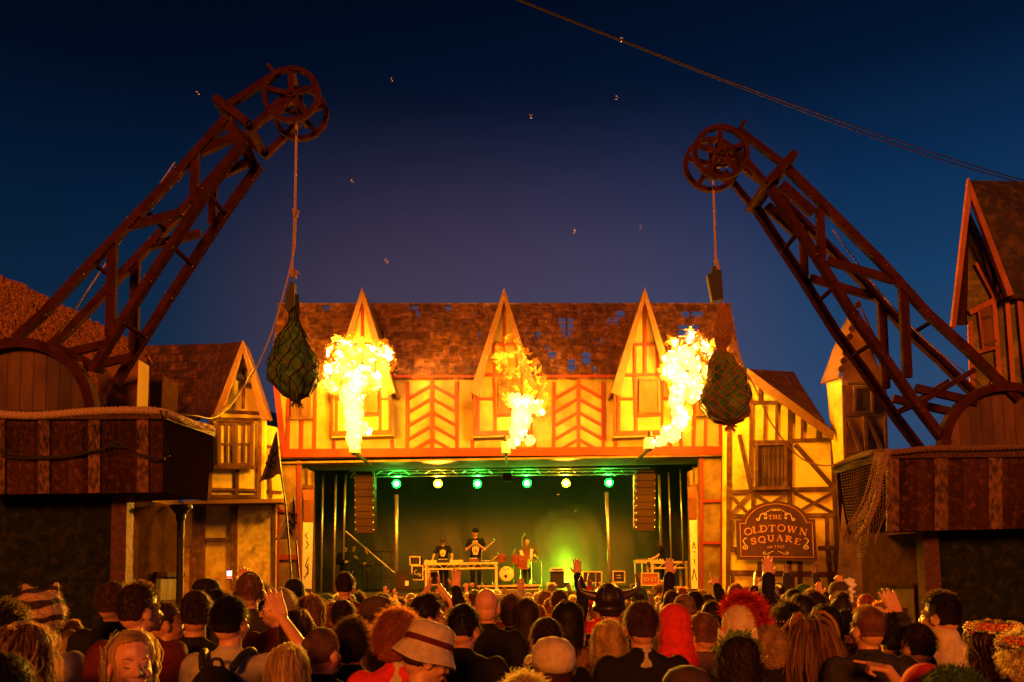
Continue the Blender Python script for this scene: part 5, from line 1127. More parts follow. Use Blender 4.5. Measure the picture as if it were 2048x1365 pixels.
person(868, 1238, 3.45, 'person in pale bucket hat with dark red band looking right', ('short', 'dark brown'), ('tee', 'brown'), ('down', 'chest'), hy=-68, ht=0, hn=-20, fine=2, face=True, extras=bucket('beige'), hgt=1.79)
person(855, 1188, 4.8, 'man with slicked dark hair looking right behind the ginger curls', ('quiff', 'black'), ('jacket', 'black'), hy=-70, face=False)
person(752, 1193, 4.9, 'man in a flat dark cap looking left behind the ginger curls', ('short', 'brown'), ('jacket', 'patterned'), hy=55, face=False, extras=cap_hat('brown', False))
person(973, 1176, 5.5, 'bald man in black jacket with two round red sequin badges', None, ('jacket', 'black'), fine=2, extras=badges, hgt=1.75)
person(930, 1205, 4.3, 'man with dark cropped hair and bowed head left of the bald man', ('short', 'black'), ('jacket', 'black'), hy=-20, hn=-12)
person(862, 1212, 6.3, 'person in black sleeve holding one hand high before the DJ table', ('short', 'dark brown'), ('jacket', 'black'), ('down', 'up'), hgt=1.765)
person(1103, 1268, 3.3, 'person in a beige cap worn backwards at the bottom middle', ('buzz', 'brown'), ('jacket', 'black'), hy=35, hn=10, ht=-8, fine=2, extras=cap_hat('beige', False), hgt=1.775)
person(1092, 1231, 4.3, 'man with short dark hair directly above the beige cap', ('short', 'dark brown'), ('jacket', 'black'))
person(1133, 1200, 5.0, 'person with dark topknot right of the middle of the crowd', ('bob', 'black'), ('jacket', 'patterned'), hy=10)
person(1217, 1169, 5.6, 'person in a horned helmet and black vest', ('short', 'dark brown'), ('vest', 'black'), fine=2, extras=horns, hgt=1.79)
person(1218, 1240, 4.6, 'girl with long wavy blond hair below the horned helmet', ('longwavy', 'blond'), ('tee', 'brown'), fine=2)
person(1281, 1199, 4.15, 'man with thick short brown hair in black sweater, pale collar showing', ('short', 'brown'), ('jacket', 'black'), fine=2, extras=collar('white'))
person(1347, 1204, 4.7, 'person in bright red hoodie with hood up and black shoulder strap', None, ('hoodie', 'red'), fine=2, extras=chain(hood('red'), sash), hgt=1.79)
person(1404, 1222, 4.7, 'brown-haired man right of the red hood', ('short', 'light brown'), ('jacket', 'patterned'), hy=20)
person(1478, 1190, 4.9, 'person in padded beige headdress with a bright red fuzzy plume', None, ('jacket', 'brown'), fine=2, extras=mohawk, hgt=1.89)
person(1474, 1270, 3.7, 'person with cat ears, green leaf ruffle and long dark hair', ('longwavy', 'dark brown'), ('coat', 'black'), fine=2, extras=catears)
person(1540, 1246, 4.6, 'person with fluffy blond curls left of the dreadlocks', ('bigcurly', 'blond'), ('jacket', 'black'), fine=2, hgt=1.81)
person(1618, 1230, 4.6, 'person with long light brown dreadlocks', ('dreads', 'light brown'), ('jacket', 'brown'), fine=2, hgt=1.82)
person(1574, 1206, 4.9, 'dark round head wearing a band of glittering beads above the dreadlocks', ('curly', 'black'), ('jacket', 'black'), extras=lambda rt, H: [obj('bead_band', (lambda m: ([m.ell((.1*math.cos(a), -.015+.115*math.sin(a), 1.655), .006, n=6, m=5) for a in [math.pi*(1+i/14) for i in range(15)]], m.mesh('bead_band', MATS['pale_sequins']))[1])(MB()), rt, mtx=H)])
person(1732, 1212, 4.3, 'bald man in dark hooded top raising one hand with a wristwatch', ('buzz', 'light brown'), ('hoodie', 'charcoal'), ('down', 'watch'), hy=15, fine=2, extras=watch(1, 'watch'), hgt=1.75)
person(1878, 1174, 4.6, 'tall man in high-collared brown fleece against the dark right kiosk', ('quiff', 'black'), ('fleece', 'beige'), hy=38, fine=2, face=False, hgt=1.79)
person(1832, 1244, 4.3, 'short person with dark hair left of the brown fleece', ('short', 'dark brown'), ('jacket', 'charcoal'), hy=15)
person(1779, 1218, 4.5, 'person in a speckled dark top with black hair near the kiosk door', ('curly', 'black'), ('jacket', 'patterned'))
ARMS['pointleft'] = ((.30, .14, 1.30), (.36, .32, 1.50), (.9, .25, .2), (0, .3, -1), 'point')
person(1984, 1240, 3.6, 'person in a flower crown stretching one arm left, near the right edge', ('longwavy', 'light brown'), ('tee', 'orange'), ('pointleft', 'down'), hy=20, fine=2, extras=flowers)
person(2050, 1246, 3.3, 'person in yellow flowers cut off by the right edge', ('bigcurly', 'blond'), ('tee', 'orange'), fine=1, extras=flowers, hgt=1.81)
person(1902, 1330, 2.6, 'top of a furry green hat at the bottom right', None, ('jacket', 'green'), fine=1, hgt=1.80, extras=lambda rt, H: [setm(obj('green_fur_hat', remesh((lambda m: m.ell((0, -.01, 1.67), (.115, .125, .12)))(MB()), .01, 2, .014, 30), rt, mtx=H), cmat('green')), obj('green_fur', fuzz('f', (0, -.01, 1.67), (.118, .128, .122), 3500, .02, None, .0015).mesh('green_fur', cmat('green')), rt, mtx=H)])
person(1848, 1322, 2.9, 'top of a red hood left of the furry green hat', None, ('hoodie', 'red'), extras=hood('red'), hgt=1.79)
person(1048, 1334, 2.7, 'blurred blond curls at the very bottom below the beige cap', ('bigcurly', 'blond'), ('jacket', 'brown'), fine=2, hgt=1.81)
person(1372, 1334, 2.6, 'dark cap peeping in at the bottom under the red hoodie', ('short', 'dark brown'), ('jacket', 'black'), fine=1, extras=cap_hat('brown', False))
ARMS['phoneup'] = ((.23, .14, 1.56), (.12, .25, 1.78), (-.1, .1, 1), (0, 1, 0), 'claw')
person(434, 1176, 6.32, 'dark-haired person holding up the lit phone in front of the left house', ('short', 'black'), ('jacket', 'black'), ('down', 'phoneup'))
# second line of recognisable ones
person(690, 1142, 7.2, 'person riding high above the crowd with dark hair in front of the left stage wing', ('short', 'dark brown'), ('hoodie', 'maroon'), scale=1.0, base=P(690, 1142, 7.2).z-1.765)
person(686, 1196, 5.6, 'person with wispy dark hair right of the brown bob', ('thinning', 'dark brown'), ('jacket', 'patterned'))
person(622, 1188, 5.9, 'fair person with rim-lit hair behind the bob', ('bob', 'light brown'), ('jacket', 'olive'), hy=-20)
person(520, 1168, 6.6, 'person with fluffy dark hair beside the headphones', ('curly', 'dark brown'), ('jacket', 'black'))
person(415, 1158, 6.8, 'man in a dark peaked cap left of the raised phone', ('short', 'black'), ('jacket', 'charcoal'), hy=-60, extras=cap_hat('black', False), face=False)
person(590, 1160, 8.0, 'person in dark cap right of the grey-haired man', ('short', 'black'), ('jacket', 'olive'), extras=beanie('black'))
person(1052, 1196, 6.0, 'person with dark bob in front of the bass drum', ('bob', 'dark brown'), ('jacket', 'brown'))
person(1022, 1190, 6.2, 'person with messy brown hair right of the bald man', ('curly', 'brown'), ('jacket', 'black'))
person(1118, 1178, 8.2, 'person with dark hair and raised hands in front of the glowing smoke', ('short', 'brown'), ('jacket', 'black'), ('down', 'up'))
person(1342, 1178, 7.4, 'man with cropped dark hair behind the red hood', ('buzz', 'dark brown'), ('jacket', 'olive'), skin=1)
person(1368, 1192, 6.4, 'person in a leopard-print headscarf right of the red hood', None, ('jacket', 'patterned'), extras=beanie('patterned'))
person(1388, 1180, 7.6, 'person in black sleeves raising one hand against the right reveal', ('short', 'black'), ('jacket', 'black'), ('up', 'down'))
person(1413, 1186, 8.0, 'person in black raising a straight arm before the right pier', ('short', 'dark brown'), ('jacket', 'black'), ('down', 'uppoint'))
person(1422, 1198, 5.6, 'dark cropped head left of the beige headdress', ('buzz', 'black'), ('jacket', 'black'), skin=2)
person(1520, 1184, 7.0, 'person in a dark brimmed cap right of the red plume', ('short', 'black'), ('jacket', 'black'), extras=cap_hat('black'))
person(1600, 1188, 6.2, 'person with flat dark hair before the pale wall below the sign', ('bob', 'black'), ('jacket', 'black'), ('up', 'down'))
person(1624, 1184, 6.8, 'person with round bushy dark hair below the sign house wall', ('afro', 'dark brown'), ('jacket', 'brown'))
person(1678, 1184, 6.0, 'person with tall dark topknot left of the watch hand', ('bun', 'dark brown'), ('jacket', 'maroon'), hgt=1.8)
person(1650, 1208, 5.2, 'person with dark parted hair left of the bald man in hooded top', ('long', 'black'), ('jacket', 'maroon'))
person(1690, 1216, 5.4, 'person with dark short hair just left of the bald hooded man', ('short', 'black'), ('jacket', 'maroon'))
# ---------------------------------------------------------------- the rest of the crowd
COLS = [(150, 'left of the kiosk door'), (360, 'by the iron column'), (425, 'below the half-timbered house at left'), (500, 'below the stained panel'), (560, 'below the chevron flags'), (620, 'below the left banner'), (680, 'in front of the left wing poles'), (760, 'below the left speaker tower'), (830, 'left of the DJ table'),
        (900, 'below the DJ'), (960, 'below the middle of the DJ table'), (1015, 'in front of the bass drum'), (1070, 'below the accordionist'), (1130, 'in front of the green smoke'), (1200, 'before the black stage cases'), (1260, 'left of the maroon case'), (1320, 'before the lighting desk'), (1385, 'before the right banner'), (1440, 'before the right pier'), (1500, 'left of the door canopy'), (1560, 'right of the door canopy'), (1620, 'below the sign'), (1680, 'at the right corner of the sign house'), (2100, 'by the right kiosk')]
NAMED = [(a, b, d, ww*(2.4 if a == 1217 else 1)) for a, b, d, ww in NP]; rg = random.Random(11); used_lab = set(); nfill = 0
hs = ['short', 'short', 'curly', 'bob', 'long', 'buzz', 'bun', 'pony', 'afro', 'quiff', 'thinning']; hw = {'short': 'short', 'curly': 'curly', 'bob': 'chin-length', 'long': 'long', 'buzz': 'cropped', 'bun': 'top-knotted', 'pony': 'ponytailed', 'afro': 'bushy', 'quiff': 'swept-up', 'thinning': 'thinning'}
cols_h = ['black', 'dark brown', 'dark brown', 'brown', 'light brown', 'blond', 'grey', 'ginger']; cols_c = ['black', 'black', 'charcoal', 'navy', 'brown', 'olive', 'maroon', 'grey', 'white', 'patterned', 'beige', 'red', 'green']
armp = [('down', 'down')]*9+[('up', 'down'), ('down', 'upfist'), ('up', 'up'), ('clap', 'clap'), ('down', 'phone'), ('uppeace', 'down'), ('wide', 'down')]
aw = {('down', 'down'): '', ('up', 'down'): ' with left hand raised', ('down', 'upfist'): ' with raised fist', ('up', 'up'): ' with both hands up', ('clap', 'clap'): ' clapping overhead', ('down', 'phone'): ' holding up a phone', ('uppeace', 'down'): ' making a V sign', ('wide', 'down'): ' waving an arm'}
D = 5.4
while D < 17.6:
    step = .53 if D > 8 else .64
    x = -5.2+rg.random()*.4
    while x < 5.6:
        xx, DD = x+rg.uniform(-.16, .16), D+rg.uniform(-.25, .25); x += step*rg.uniform(.85, 1.25)
        h = rg.gauss(1.70, .075); h = max(1.54, min(1.86, h)); q = Vector((xx, DD, ground(DD)+h))
        dl = CROT.transposed() @ (q-Vector((0, 0, CAMZ))); px = 1024+F*(dl.x/-dl.z); py = 682.5-F*(dl.y/-dl.z)+cd.shift_y*2048
        if px < 375 and DD > 8.5 or px < 120 or px > 1740 and DD > 7 or px > 1800: continue
        if DD > 10 and (xx < -4.1 or xx > 4.75): continue
        w = F*.19/DD
        if any(abs(px-a) < (w+ww)*.42 and abs(DD-d) < .55 for a, b, d, ww in NP): continue
        if any(abs(px-a) < (w+ww)*.40 and DD < d and py < b+ww*1.3 for a, b, d, ww in NAMED): continue
        # skip the ones wholly hidden by a nearer head
        if any(abs(px-a) < ww*.25 and d < DD and py > b-2 for a, b, d, ww in NP): continue
        if DD < 7.5 and py < 1178: py += 14
        col = next(t for lim, t in COLS if px < lim+30)
        row = 'near the stage' if DD > 13.5 else 'halfway to the stage' if DD > 9 else 'towards the back'
        for tr_ in range(90):
            st, hc, cc, ar = rg.choice(hs), rg.choice(cols_h), rg.choice(cols_c), rg.choice(armp)
            if tr_ > 45: ar = ('down', 'down'); row = 'near the stage' if DD > 13.5 else 'mid-crowd' if DD > 9 else 'near the back'
            if DD < 7 and ar[0] in ('up', 'clap', 'wide'): ar = ('down', 'down')
            hat = rg.random() < .14 and tr_ < 70; hcol = rg.choice(['black', 'beige', 'red', 'green', 'brown'])
            lab = (f'{hcol} {"beanie" if st in ("bob","long","pony") else "cap"} wearer' if hat else f'{hw[st]} {hc} hair')+f', {cc} top'+aw[ar]+f', {row} {col}'
            if lab not in used_lab and len(lab.replace('-', ' ').split()) <= 16: break
        used_lab.add(lab); kind = 'hoodie' if rg.random() < .2 else ('tee' if cc == 'white' or rg.random() < .25 else 'jacket')
        fine = 0
        ex = None
        if hat: ex = beanie(hcol) if 'beanie' in lab else cap_hat(hcol, rg.random() < .5)
        hyy = rg.choice([0, 0, 0, 0, 25, -25, 60, -60])
        person(px, py, DD, lab, (st if not hat or st in ('bob', 'long', 'pony') else 'buzz', hc), (kind, cc), ar, hy=hyy, fine=fine, skin=rg.choice([0, 0, 0, 1, 1, 2]), extras=ex, yaw=rg.choice([0, 8, -8]), face=False if abs(hyy) == 60 else None)
        nfill += 1
        if ar[1] == 'phone':
            r_ = bpy.data.objects[-1] if False else None
    D += .68 if D > 8 else .66
print('crowd', nfill, len(NP))
# ================================================================ on the stage
def bxp(mb, x0, y0, x1, y1, Y, d): return pw(mb, [(x0, y0), (x1, y0), (x1, y1), (x0, y1)], Y, d)
BRNM = mat('brass_edge', (.62, .48, .24), (.5, .36, .16), 9, .4, .05, metal=.5)
GRN, YEL = (.03, 1, .05), (1, .62, .03)
for i, (x, y, c, e) in enumerate(((793, 968, GRN, 1), (876, 968, YEL, .8), (955, 968, GRN, 1), (1054, 967, GRN, 1.2), (1132, 967, YEL, .9), (1218, 966, GRN, 1))):
    p = P(x, y, 22.4); w = ('green', 'warm white')[c is YEL]; o_ = ['leftmost of the green stage lamps', 'left of the two warm white stage lamps', 'green stage lamp above the gap between the DJ and the MC', 'green stage lamp above the accordionist', 'right of the two warm white stage lamps', 'rightmost of the green stage lamps'][i]
    L_ = thing('stage_lamp', o_, 'stage lamp', p, 'stage lamps under the truss')
    m = MB(); m.lathe([(.12, 0), (.13, .02), (.12, .16), (.06, .24), (0, .25)], p, (0, 1, 0), 18); m.build('lamp_body', BLACK, L_)
    m = MB(); m.tube([p+Vector((-.12, .1, 0)), p+Vector((-.12, .1, .18)), p+Vector((.12, .1, .18)), p+Vector((.12, .1, 0))], .012, 5); m.tube([p+Vector((0, .1, .18)), p+Vector((0, .1, .3))], .02, 6); m.build('yoke', BLACK, L_)
    m = MB(); m.lathe([(.125, 0), (.12, -.012), (.07, -.014)], p+Vector((0, -.001, 0)), (0, 1, 0), 24)  # glowing ring round the bulb, painted in place of the lamp's halo
    ln = m.build('lens', mat('lens_'+w.replace(' ', '_'), c, c, emit=1.3 if c is GRN else .9, ecol=(0, 1, .12) if c is GRN else (1, .62, .05)), L_)
    m = MB(); m.lathe([(.072, -.012), (.05, -.03), (0, -.034)], p, (0, 1, 0), 18); m.build('bulb', mat('bulb_'+w.replace(' ', '_'), c, c, emit=14, ecol=(.55, 1, .8) if c is GRN else (1, .95, .6)), ln)
    l = bpy.data.lights.new('stage_lamp_light', 'POINT'); l.energy = (38 if c is GRN else 34)*e; l.color = c; l.shadow_soft_size = .05; q = bpy.data.objects.new('stage_lamp_light', l); COL.objects.link(q); q.parent = L_; q.location = (0, -.16, 0)
for x, c, e in ((793, (.5, 1, .05), 500), (876, (1, .36, .02), 24000), (955, (.5, 1, .05), 500), (1054, (.5, 1, .05), 500), (1132, (1, .36, .02), 24000), (1218, (.5, 1, .05), 500)):
    l = bpy.data.lights.new('stage_lamp_beam', 'SPOT'); l.energy = e; l.color = c; l.shadow_soft_size = .12; l.spot_size = R(46); l.spot_blend = .4
    q = bpy.data.objects.new('stage_lamp_beam', l); COL.objects.link(q); q.location = P(x, 972, 22.1); q.rotation_euler = (Vector((q.location.x*.3, 5, 1.2))-q.location).to_track_quat('-Z', 'Y').to_euler()
    pr = min((o for o in bpy.data.objects if o.name.startswith('stage_lamp') and o.type == 'EMPTY'), key=lambda o: abs(o.location.x-q.location.x)); q.location -= pr.location; q.parent = pr
TRS = thing('lighting_truss', 'horizontal metal truss carrying the stage lamps', 'truss', P(1010, 950, 22.5))
m = MB()
for y, dy in ((939, 0), (951, 0), (942, .3)): m.tube([P(700, y+3, 22.4)+Vector((0, dy, 0)), P(1300, y-3, 22.4)+Vector((0, dy, 0))], .028, 6)
m.build('truss_chords', METAL, TRS); m = MB()
for k in range(50): x = 702+12*k; m.tube([P(x, 942 if k % 2 else 952, 22.4), P(x+12, 952 if k % 2 else 942, 22.4)], .012, 4)
m.build('truss_lacing', METAL, TRS)
m = MB(); bxp(m, 1006, 946, 1024, 962, 22.2, .2); m.build('motor_box', SPK, TRS)
for x, y0, x2, y2, r, w in ((793, 990, 793, 1172, .05, 'thick pale pole left of the DJ table'), (1213, 985, 1221, 1172, .05, 'thick pale pole in front of the black cases'), (646, 950, 642, 1185, .028, 'leftmost thin pole in the left wing'), (672, 950, 667, 1185, .030, 'second thin pole in the left wing'), (691, 950, 687, 1120, .03, 'third thin pole in the left wing behind the speakers'),
                         (1318, 950, 1322, 1090, .038, 'pole behind the right speaker tower'), (1337, 945, 1343, 1120, .022, 'thin pole in the right wing above the lighting desk'), (1360, 940, 1367, 1130, .020, 'rightmost thin pole in the right wing')):
    m = MB(); m.tube([P(x, y0, 21.5), P(x2, y2, 21.5)], r, 10); o = solo(m, 'scaffold_pole', METAL, w, 'pole', 'poles in the stage wings', smooth=True)
m = MB(); m.tube([P(690, 1062, 21.8), P(793, 1150, 21.8)], .022, 6); solo(m, 'diagonal_brace', METAL, 'thin diagonal brace running down to the left thick pole', 'brace')
m = MB()
for y in (1104, 1130, 1156): m.tube([P(735, y, 23), P(790, y, 23)], .014, 5)
for x in (742, 762, 782): m.tube([P(x, 1104, 23), P(x, 1172, 23)], .01, 5)
solo(m, 'rear_railing', DARKW, 'dark low railing at the left of the stage', 'railing')
def array(x0, x1, y0, y1, lab):
    a = thing('speaker_tower', lab, 'speakers', P((x0+x1)/2, y1, 21.2), 'hanging speaker towers')
    n = 8
    for k in range(n):
        t0, t1 = k/n, (k+1)/n; m = MB(); ya, yb = y0+(y1-y0)*t0+.6, y0+(y1-y0)*t1-.6; ob = .10*(t0**2)
        m.prism([P(x0, ya, 21.0)+Vector((0, ob, 0)), P(x1, ya, 21.0)+Vector((0, ob, 0)), P(x1, yb, 21.0)+Vector((0, ob+.02, 0)), P(x0, yb, 21.0)+Vector((0, ob+.02, 0))], (0, .45, 0)); c = m.build('cabinet', SPK, a)
        m = MB()
        for xx in (x0+1, x1-1): m.ell(P(xx, (ya+yb)/2, 20.97)+Vector((0, ob, 0)), .02, n=6, m=4)
        m.build('rigging_pin', METAL, c)
    m = MB(); bxp(m, x0+2, y0-7, x1-2, y0-2, 21.05, .35); m.build('flying_frame', BLACK, a)
array(709, 747, 950, 1067, 'hanging speaker tower at the left of the stage'); array(1272, 1311, 947, 1062, 'hanging speaker tower at the right of the stage')
m = MB()
for k in range(16): m.beam(P(1268+(k % 2)*5, 955+6*k, 21.2), P(1273-(k % 2)*5, 961+6*k, 21.2), .02, .02)
m.tube([P(1267, 950, 21.2), P(1267, 1055, 21.2)], .012, 5); m.tube([P(1272, 950, 21.25), P(1272, 1055, 21.25)], .012, 5); solo(m, 'truss_upright', METAL, 'narrow shiny truss upright beside the right speaker tower', 'truss')
m = MB(); m.tube([P(748, 945, 21.3), P(747, 1062, 21.3)], .014, 5)
for k in range(14): m.ell(P(748, 950+8*k, 21.3), .022, n=6, m=4)
solo(m, 'hanging_chain', METAL, 'shiny chain hanging beside the left speaker tower', 'chain')
def table(x0, x1, yt, yb, Y, lab, legs, d=.8):
    t = thing('truss_table', lab, 'table', P((x0+x1)/2, yb, Y), 'truss-edged tables on the stage')
    m = MB(); z = P(x0, yt, Y).z; z2 = P((x0+x1)/2, yt, Y).z; a, b = P(x0, yt, Y), P(x1, yt, Y); b.z = a.z
    m.prism([a, b, b+Vector((0, d, 0)), a+Vector((0, d, 0))], (0, 0, .03)); m.build('table_top', DECKM, t)
    m = MB(); h = (yb-yt)*Y/F; dn = Vector((0, -.02, 0))
    m.bar(a+dn, b+dn, .05, .06); lo = Vector((0, 0, -h)); m.bar(a+dn+lo, b+dn+lo, .04, .04); n = max(3, int((b-a).length/.17))
    for k in range(n): p, q = a.lerp(b, k/n), a.lerp(b, (k+1)/n); m.tube([p+dn+(lo if k % 2 else Vector()), q+dn+(Vector() if k % 2 else lo)], .012, 5)
    m.build('truss_edge', BRNM, t); 
    for x in legs:
        for dy in (0, d-.05): m = MB(); p = P(x, yt, Y)+Vector((0, dy, 0)); m.bar(Vector((p.x, p.y, zd)), Vector((p.x, p.y, a.z)), .06, .06, (0, 1, 0)); m.build('leg', BRNM, t)
    return a.z
zt = table(848, 996, 1129, 1139, 22.0, 'long truss-edged table in front of the DJ', (852, 992))
zt2 = table(1300, 1375, 1126, 1137, 21.7, 'small truss-edged table at the right of the stage', (1304, 1342, 1372))
def tt(x, w, h, d, nm, lab, m_, Y=22.3, z=None, knobs=0, cat='equipment'):
    p = P(x, 1100, Y); z = z if z is not None else zt+.034; m = MB(); m.box((p.x, Y, z+h/2), (w, d, h)); o = solo(m, nm, m_, lab, cat)
    if knobs:
        k = MB()
        for i in range(knobs): k.lathe([(.018, 0), (.015, .02), (0, .02)], (p.x-w*.42+w*.84*(i % 8)/8, Y-d*.3+d*.25*(i//8), z+h), n=8)
        obj('knobs', k.mesh('knobs', METAL, o.location), o)
    return o
tt(862, .34, .07, .34, 'turntable', 'left turntable on the DJ table', BRNM, knobs=3); tt(888, .3, .09, .36, 'dj_mixer', 'mixer in front of the DJ', BLACK, knobs=16); tt(913, .36, .07, .34, 'turntable', 'right turntable on the DJ table', BRNM, knobs=3)
tt(948, .26, .10, .2, 'sampler', 'small tilted sampler on the DJ table below the MC', MATS['pine_block'], knobs=8); tt(972, .3, .03, .2, 'keyboard', 'thin dark keyboard at the right end of the DJ table', BLACK, knobs=8)
# lighting desk
LD = thing('lighting_desk', 'low lighting desk under the bent technician at right', 'desk', P(1300, 1126, 22.3)); m = MB(); bxp(m, 1272, 1120, 1328, 1127, 22.2, .5); m.build('console', BRNM, LD); m = MB()
for k in range(10): m.ell(P(1276+5.5*k, 1119, 22.2), .02, n=6, m=4)
m.build('console_knobs', METAL, LD)
for x in (1270, 1284): m = MB(); m.tube([P(x, 1126, 22.2), Vector((P(x, 1126, 22.2).x, 22.2, zd))], .022, 6); m.build('stand_leg', METAL, LD)
# cases and amplifiers
def case(x0, y0, x1, y1, Y, lab, col, nm='road_case', mark=0, edge=BRNM):
    c = thing(nm, lab, 'case' if nm == 'road_case' else 'amplifier', P((x0+x1)/2, y1, Y)); m = MB(); bxp(m, x0, y0, x1, y1, Y, .55); m.build('casing', col, c)
    m = MB(); e = 2.2
    bm([(x0, y0, x1, y0, e), (x0, y1, x1, y1, e), (x0, y0, x0, y1, e), (x1, y0, x1, y1, e)], Y, .02, m, ext=.01); m.build('metal_edge', edge, c)
    if mark == 1:
        m = MB(); xm, ym = (x0+x1)/2, (y0+y1)/2
        for dx in (-7, 7): bm([(xm+dx-4, ym-2, xm+dx+4, ym-2, 1), (xm+dx-4, ym+3, xm+dx+4, ym+3, 1), (xm+dx-4, ym-2, xm+dx-4, ym+3, 1), (xm+dx+4, ym-2, xm+dx+4, ym+3, 1)], Y, .02, m)
        m.build('catch', edge, c)
    if mark == 2: m = MB(); bm([((x0+x1)/2-4, (y0+y1)/2-3, (x0+x1)/2+4, (y0+y1)/2-3, 1.2), ((x0+x1)/2-4, (y0+y1)/2+2, (x0+x1)/2+4, (y0+y1)/2+2, 1.2)], Y, .02, m); m.build('badge', edge, c)
    return c
MAR = mat('maroon_laminate', (.30, .07, .06), (.22, .05, .045), 12, .5, .05)
case(1283, 1147, 1317, 1171, 21.6, 'maroon road case with two catches below the lighting desk', MAR, mark=1)
case(1166, 1144, 1203, 1166, 22.6, 'wide black road case with pale edges right of the smoke', BLACK); case(1226, 1143, 1249, 1165, 22.4, 'small square black road case with a pale badge', BLACK, mark=2)
case(824, 1132, 846, 1160, 22.6, 'black case with a scrawled white mark left of the DJ table', BLACK); case(820, 1114, 840, 1130, 22.65, 'smaller black case standing on the scrawled case', BLACK); case(853, 1144, 880, 1170, 22.9, 'dark case under the DJ table', SPK)
m = MB()
for a_ in ([(833, 1140), (829, 1144), (830, 1149), (835, 1150), (835, 1146)], [(838, 1146), (838, 1153), (842, 1147), (841, 1154)]):
    for (x1, y1), (x2, y2) in zip(a_, a_[1:]): m.beam(P(x1, y1, 22.57), P(x2, y2, 22.57), .014, .008)
solo(m, 'chalk_mark', WHITE, 'scrawled white lettering on the case left of the DJ table', 'writing')
AM = case(1102, 1144, 1127, 1176, 22.2, 'tall black bass amplifier with a pale head left of the smoke', BLACK, 'bass_amplifier', edge=BLACK); m = MB(); bxp(m, 1101, 1136, 1128, 1143, 22.1, .5); m.build('amplifier_head', WHITE, AM); m = MB(); bxp(m, 1104, 1138.5, 1125, 1141, 22.08, .02); m.build('dial_strip', SPK, AM)
MW = thing('monitor_speaker', 'black wedge monitor at the foot of the left thick pole', 'speaker', P(806, 1172, 21)); m = MB(); m.prism([P(792, 1150, 21), P(796, 1140, 21), P(817, 1140, 21), P(821, 1150, 21), P(821, 1182, 21), P(792, 1182, 21)], (0, .4, 0)); m.build('cabinet', BLACK, MW); m = MB(); bxp(m, 796, 1150, 817, 1178, 20.98, .02); m.build('grille', SPK, MW); m = MB(); bxp(m, 810, 1162, 817, 1172, 20.95, .02); m.build('paper_note', WHITE, MW)
# drum riser and kit
m = MB(); a, b = P(955, 1171, 22.9), P(1080, 1171, 22.9); b.z = a.z; m.prism([a, b, b+Vector((0, 2, 0)), a+Vector((0, 2, 0))], (0, 0, -.1)); RS = solo(m, 'drum_riser', DECKM, 'low riser with pale edge under the drum kit', 'riser')
m = MB(); m.bar(a+Vector((0, -.02, -.03)), b+Vector((0, -.02, -.03)), .05, .05); m.bar(a+Vector((0, -.02, -.15)), b+Vector((0, -.02, -.15)), .04, .04); obj('pale_edge', m.mesh('pale_edge', BRNM, RS.location), RS)
DK = thing('drum_kit', 'drum kit with a pale round bass drum between the MC and the accordionist', 'drum kit', P(1013, 1170, 23.1)); c = P(1013, 1148, 22.95); r = 15*22.95/F
m = MB(); m.lathe([(r, 0), (r*1.03, .0), (r*1.03, .03), (r*.99, .03), (r*.99, .38), (r*1.03, .38), (r*1.03, .41), (r*.9, .41)], c, (0, 1, 0), 32); bs = m.build('bass_drum', MAR, DK)
m = MB(); m.lathe([(r*.985, -.004), (r*.5, -.006), (0, -.007)], c, (0, 1, 0), 32); m.build('drum_skin', mat('drum_skin', (.8, .68, .42), (.7, .56, .32), 6, .5, .03), bs)
m = MB(); m.lathe([(.045, 0), (.045, .008)], c+Vector((-.02, -.01, -.07)), (0, -1, 0), 16); m.build('sound_hole', BLACK, bs)
m = MB() # five-letter maker's mark
def stroke(mb, L, ox, oz, s, w):
    for seg in L:
        for (x1, z1), (x2, z2) in zip(seg, seg[1:]): mb.beam(c+Vector((ox+x1*s, -.009, oz+z1*s)), c+Vector((ox+x2*s, -.009, oz+z2*s)), w, .004+jit(.001))
GL = {'T': [[(0, 1), (.7, 1)], [(.35, 1), (.35, 0)]], 'A': [[(0, 0), (.35, 1), (.7, 0)], [(.15, .4), (.55, .4)]], 'M': [[(0, 0), (0, 1), (.4, .3), (.8, 1), (.8, 0)]]}
for k, ch in enumerate('TAMA'): stroke(m, GL[ch], -.085+k*.045, .115, .038, .008)
m.build('maker_mark', BLACK, bs)
for x, y, rr, hh in ((1032, 1125, .15, .2), (1003, 1122, .13, .18), (1046, 1135, .19, .3)):
    m = MB(); p = P(x, y, 23.2); m.lathe([(rr, 0), (rr*1.04, .01), (rr*1.04, .03), (rr, .04), (rr, hh), (0, hh)], p, (.1, -.35, .9), 20); m.build('tom_drum', MAR, DK)
for x, y in ((992, 1117), (1040, 1112), (1062, 1118)):
    m = MB(); p = P(x, y, 23.3); m.lathe([(.0, .03), (.05, .02), (.2, 0), (.2, -.004)], p, (.15, -.5, 1), 24); cy = m.build('cymbal', mat('gold', (.7, .5, .2), None, 5, .3, 0, metal=.8), DK); m = MB(); m.tube([p, Vector((p.x, p.y, zd))], .012, 5)
    for a in (0, 2.1, 4.2): m.tube([Vector((p.x, p.y, zd+.35)), Vector((p.x+.25*math.cos(a), p.y+.25*math.sin(a), zd))], .01, 5)
    m.build('cymbal_stand', METAL, cy)
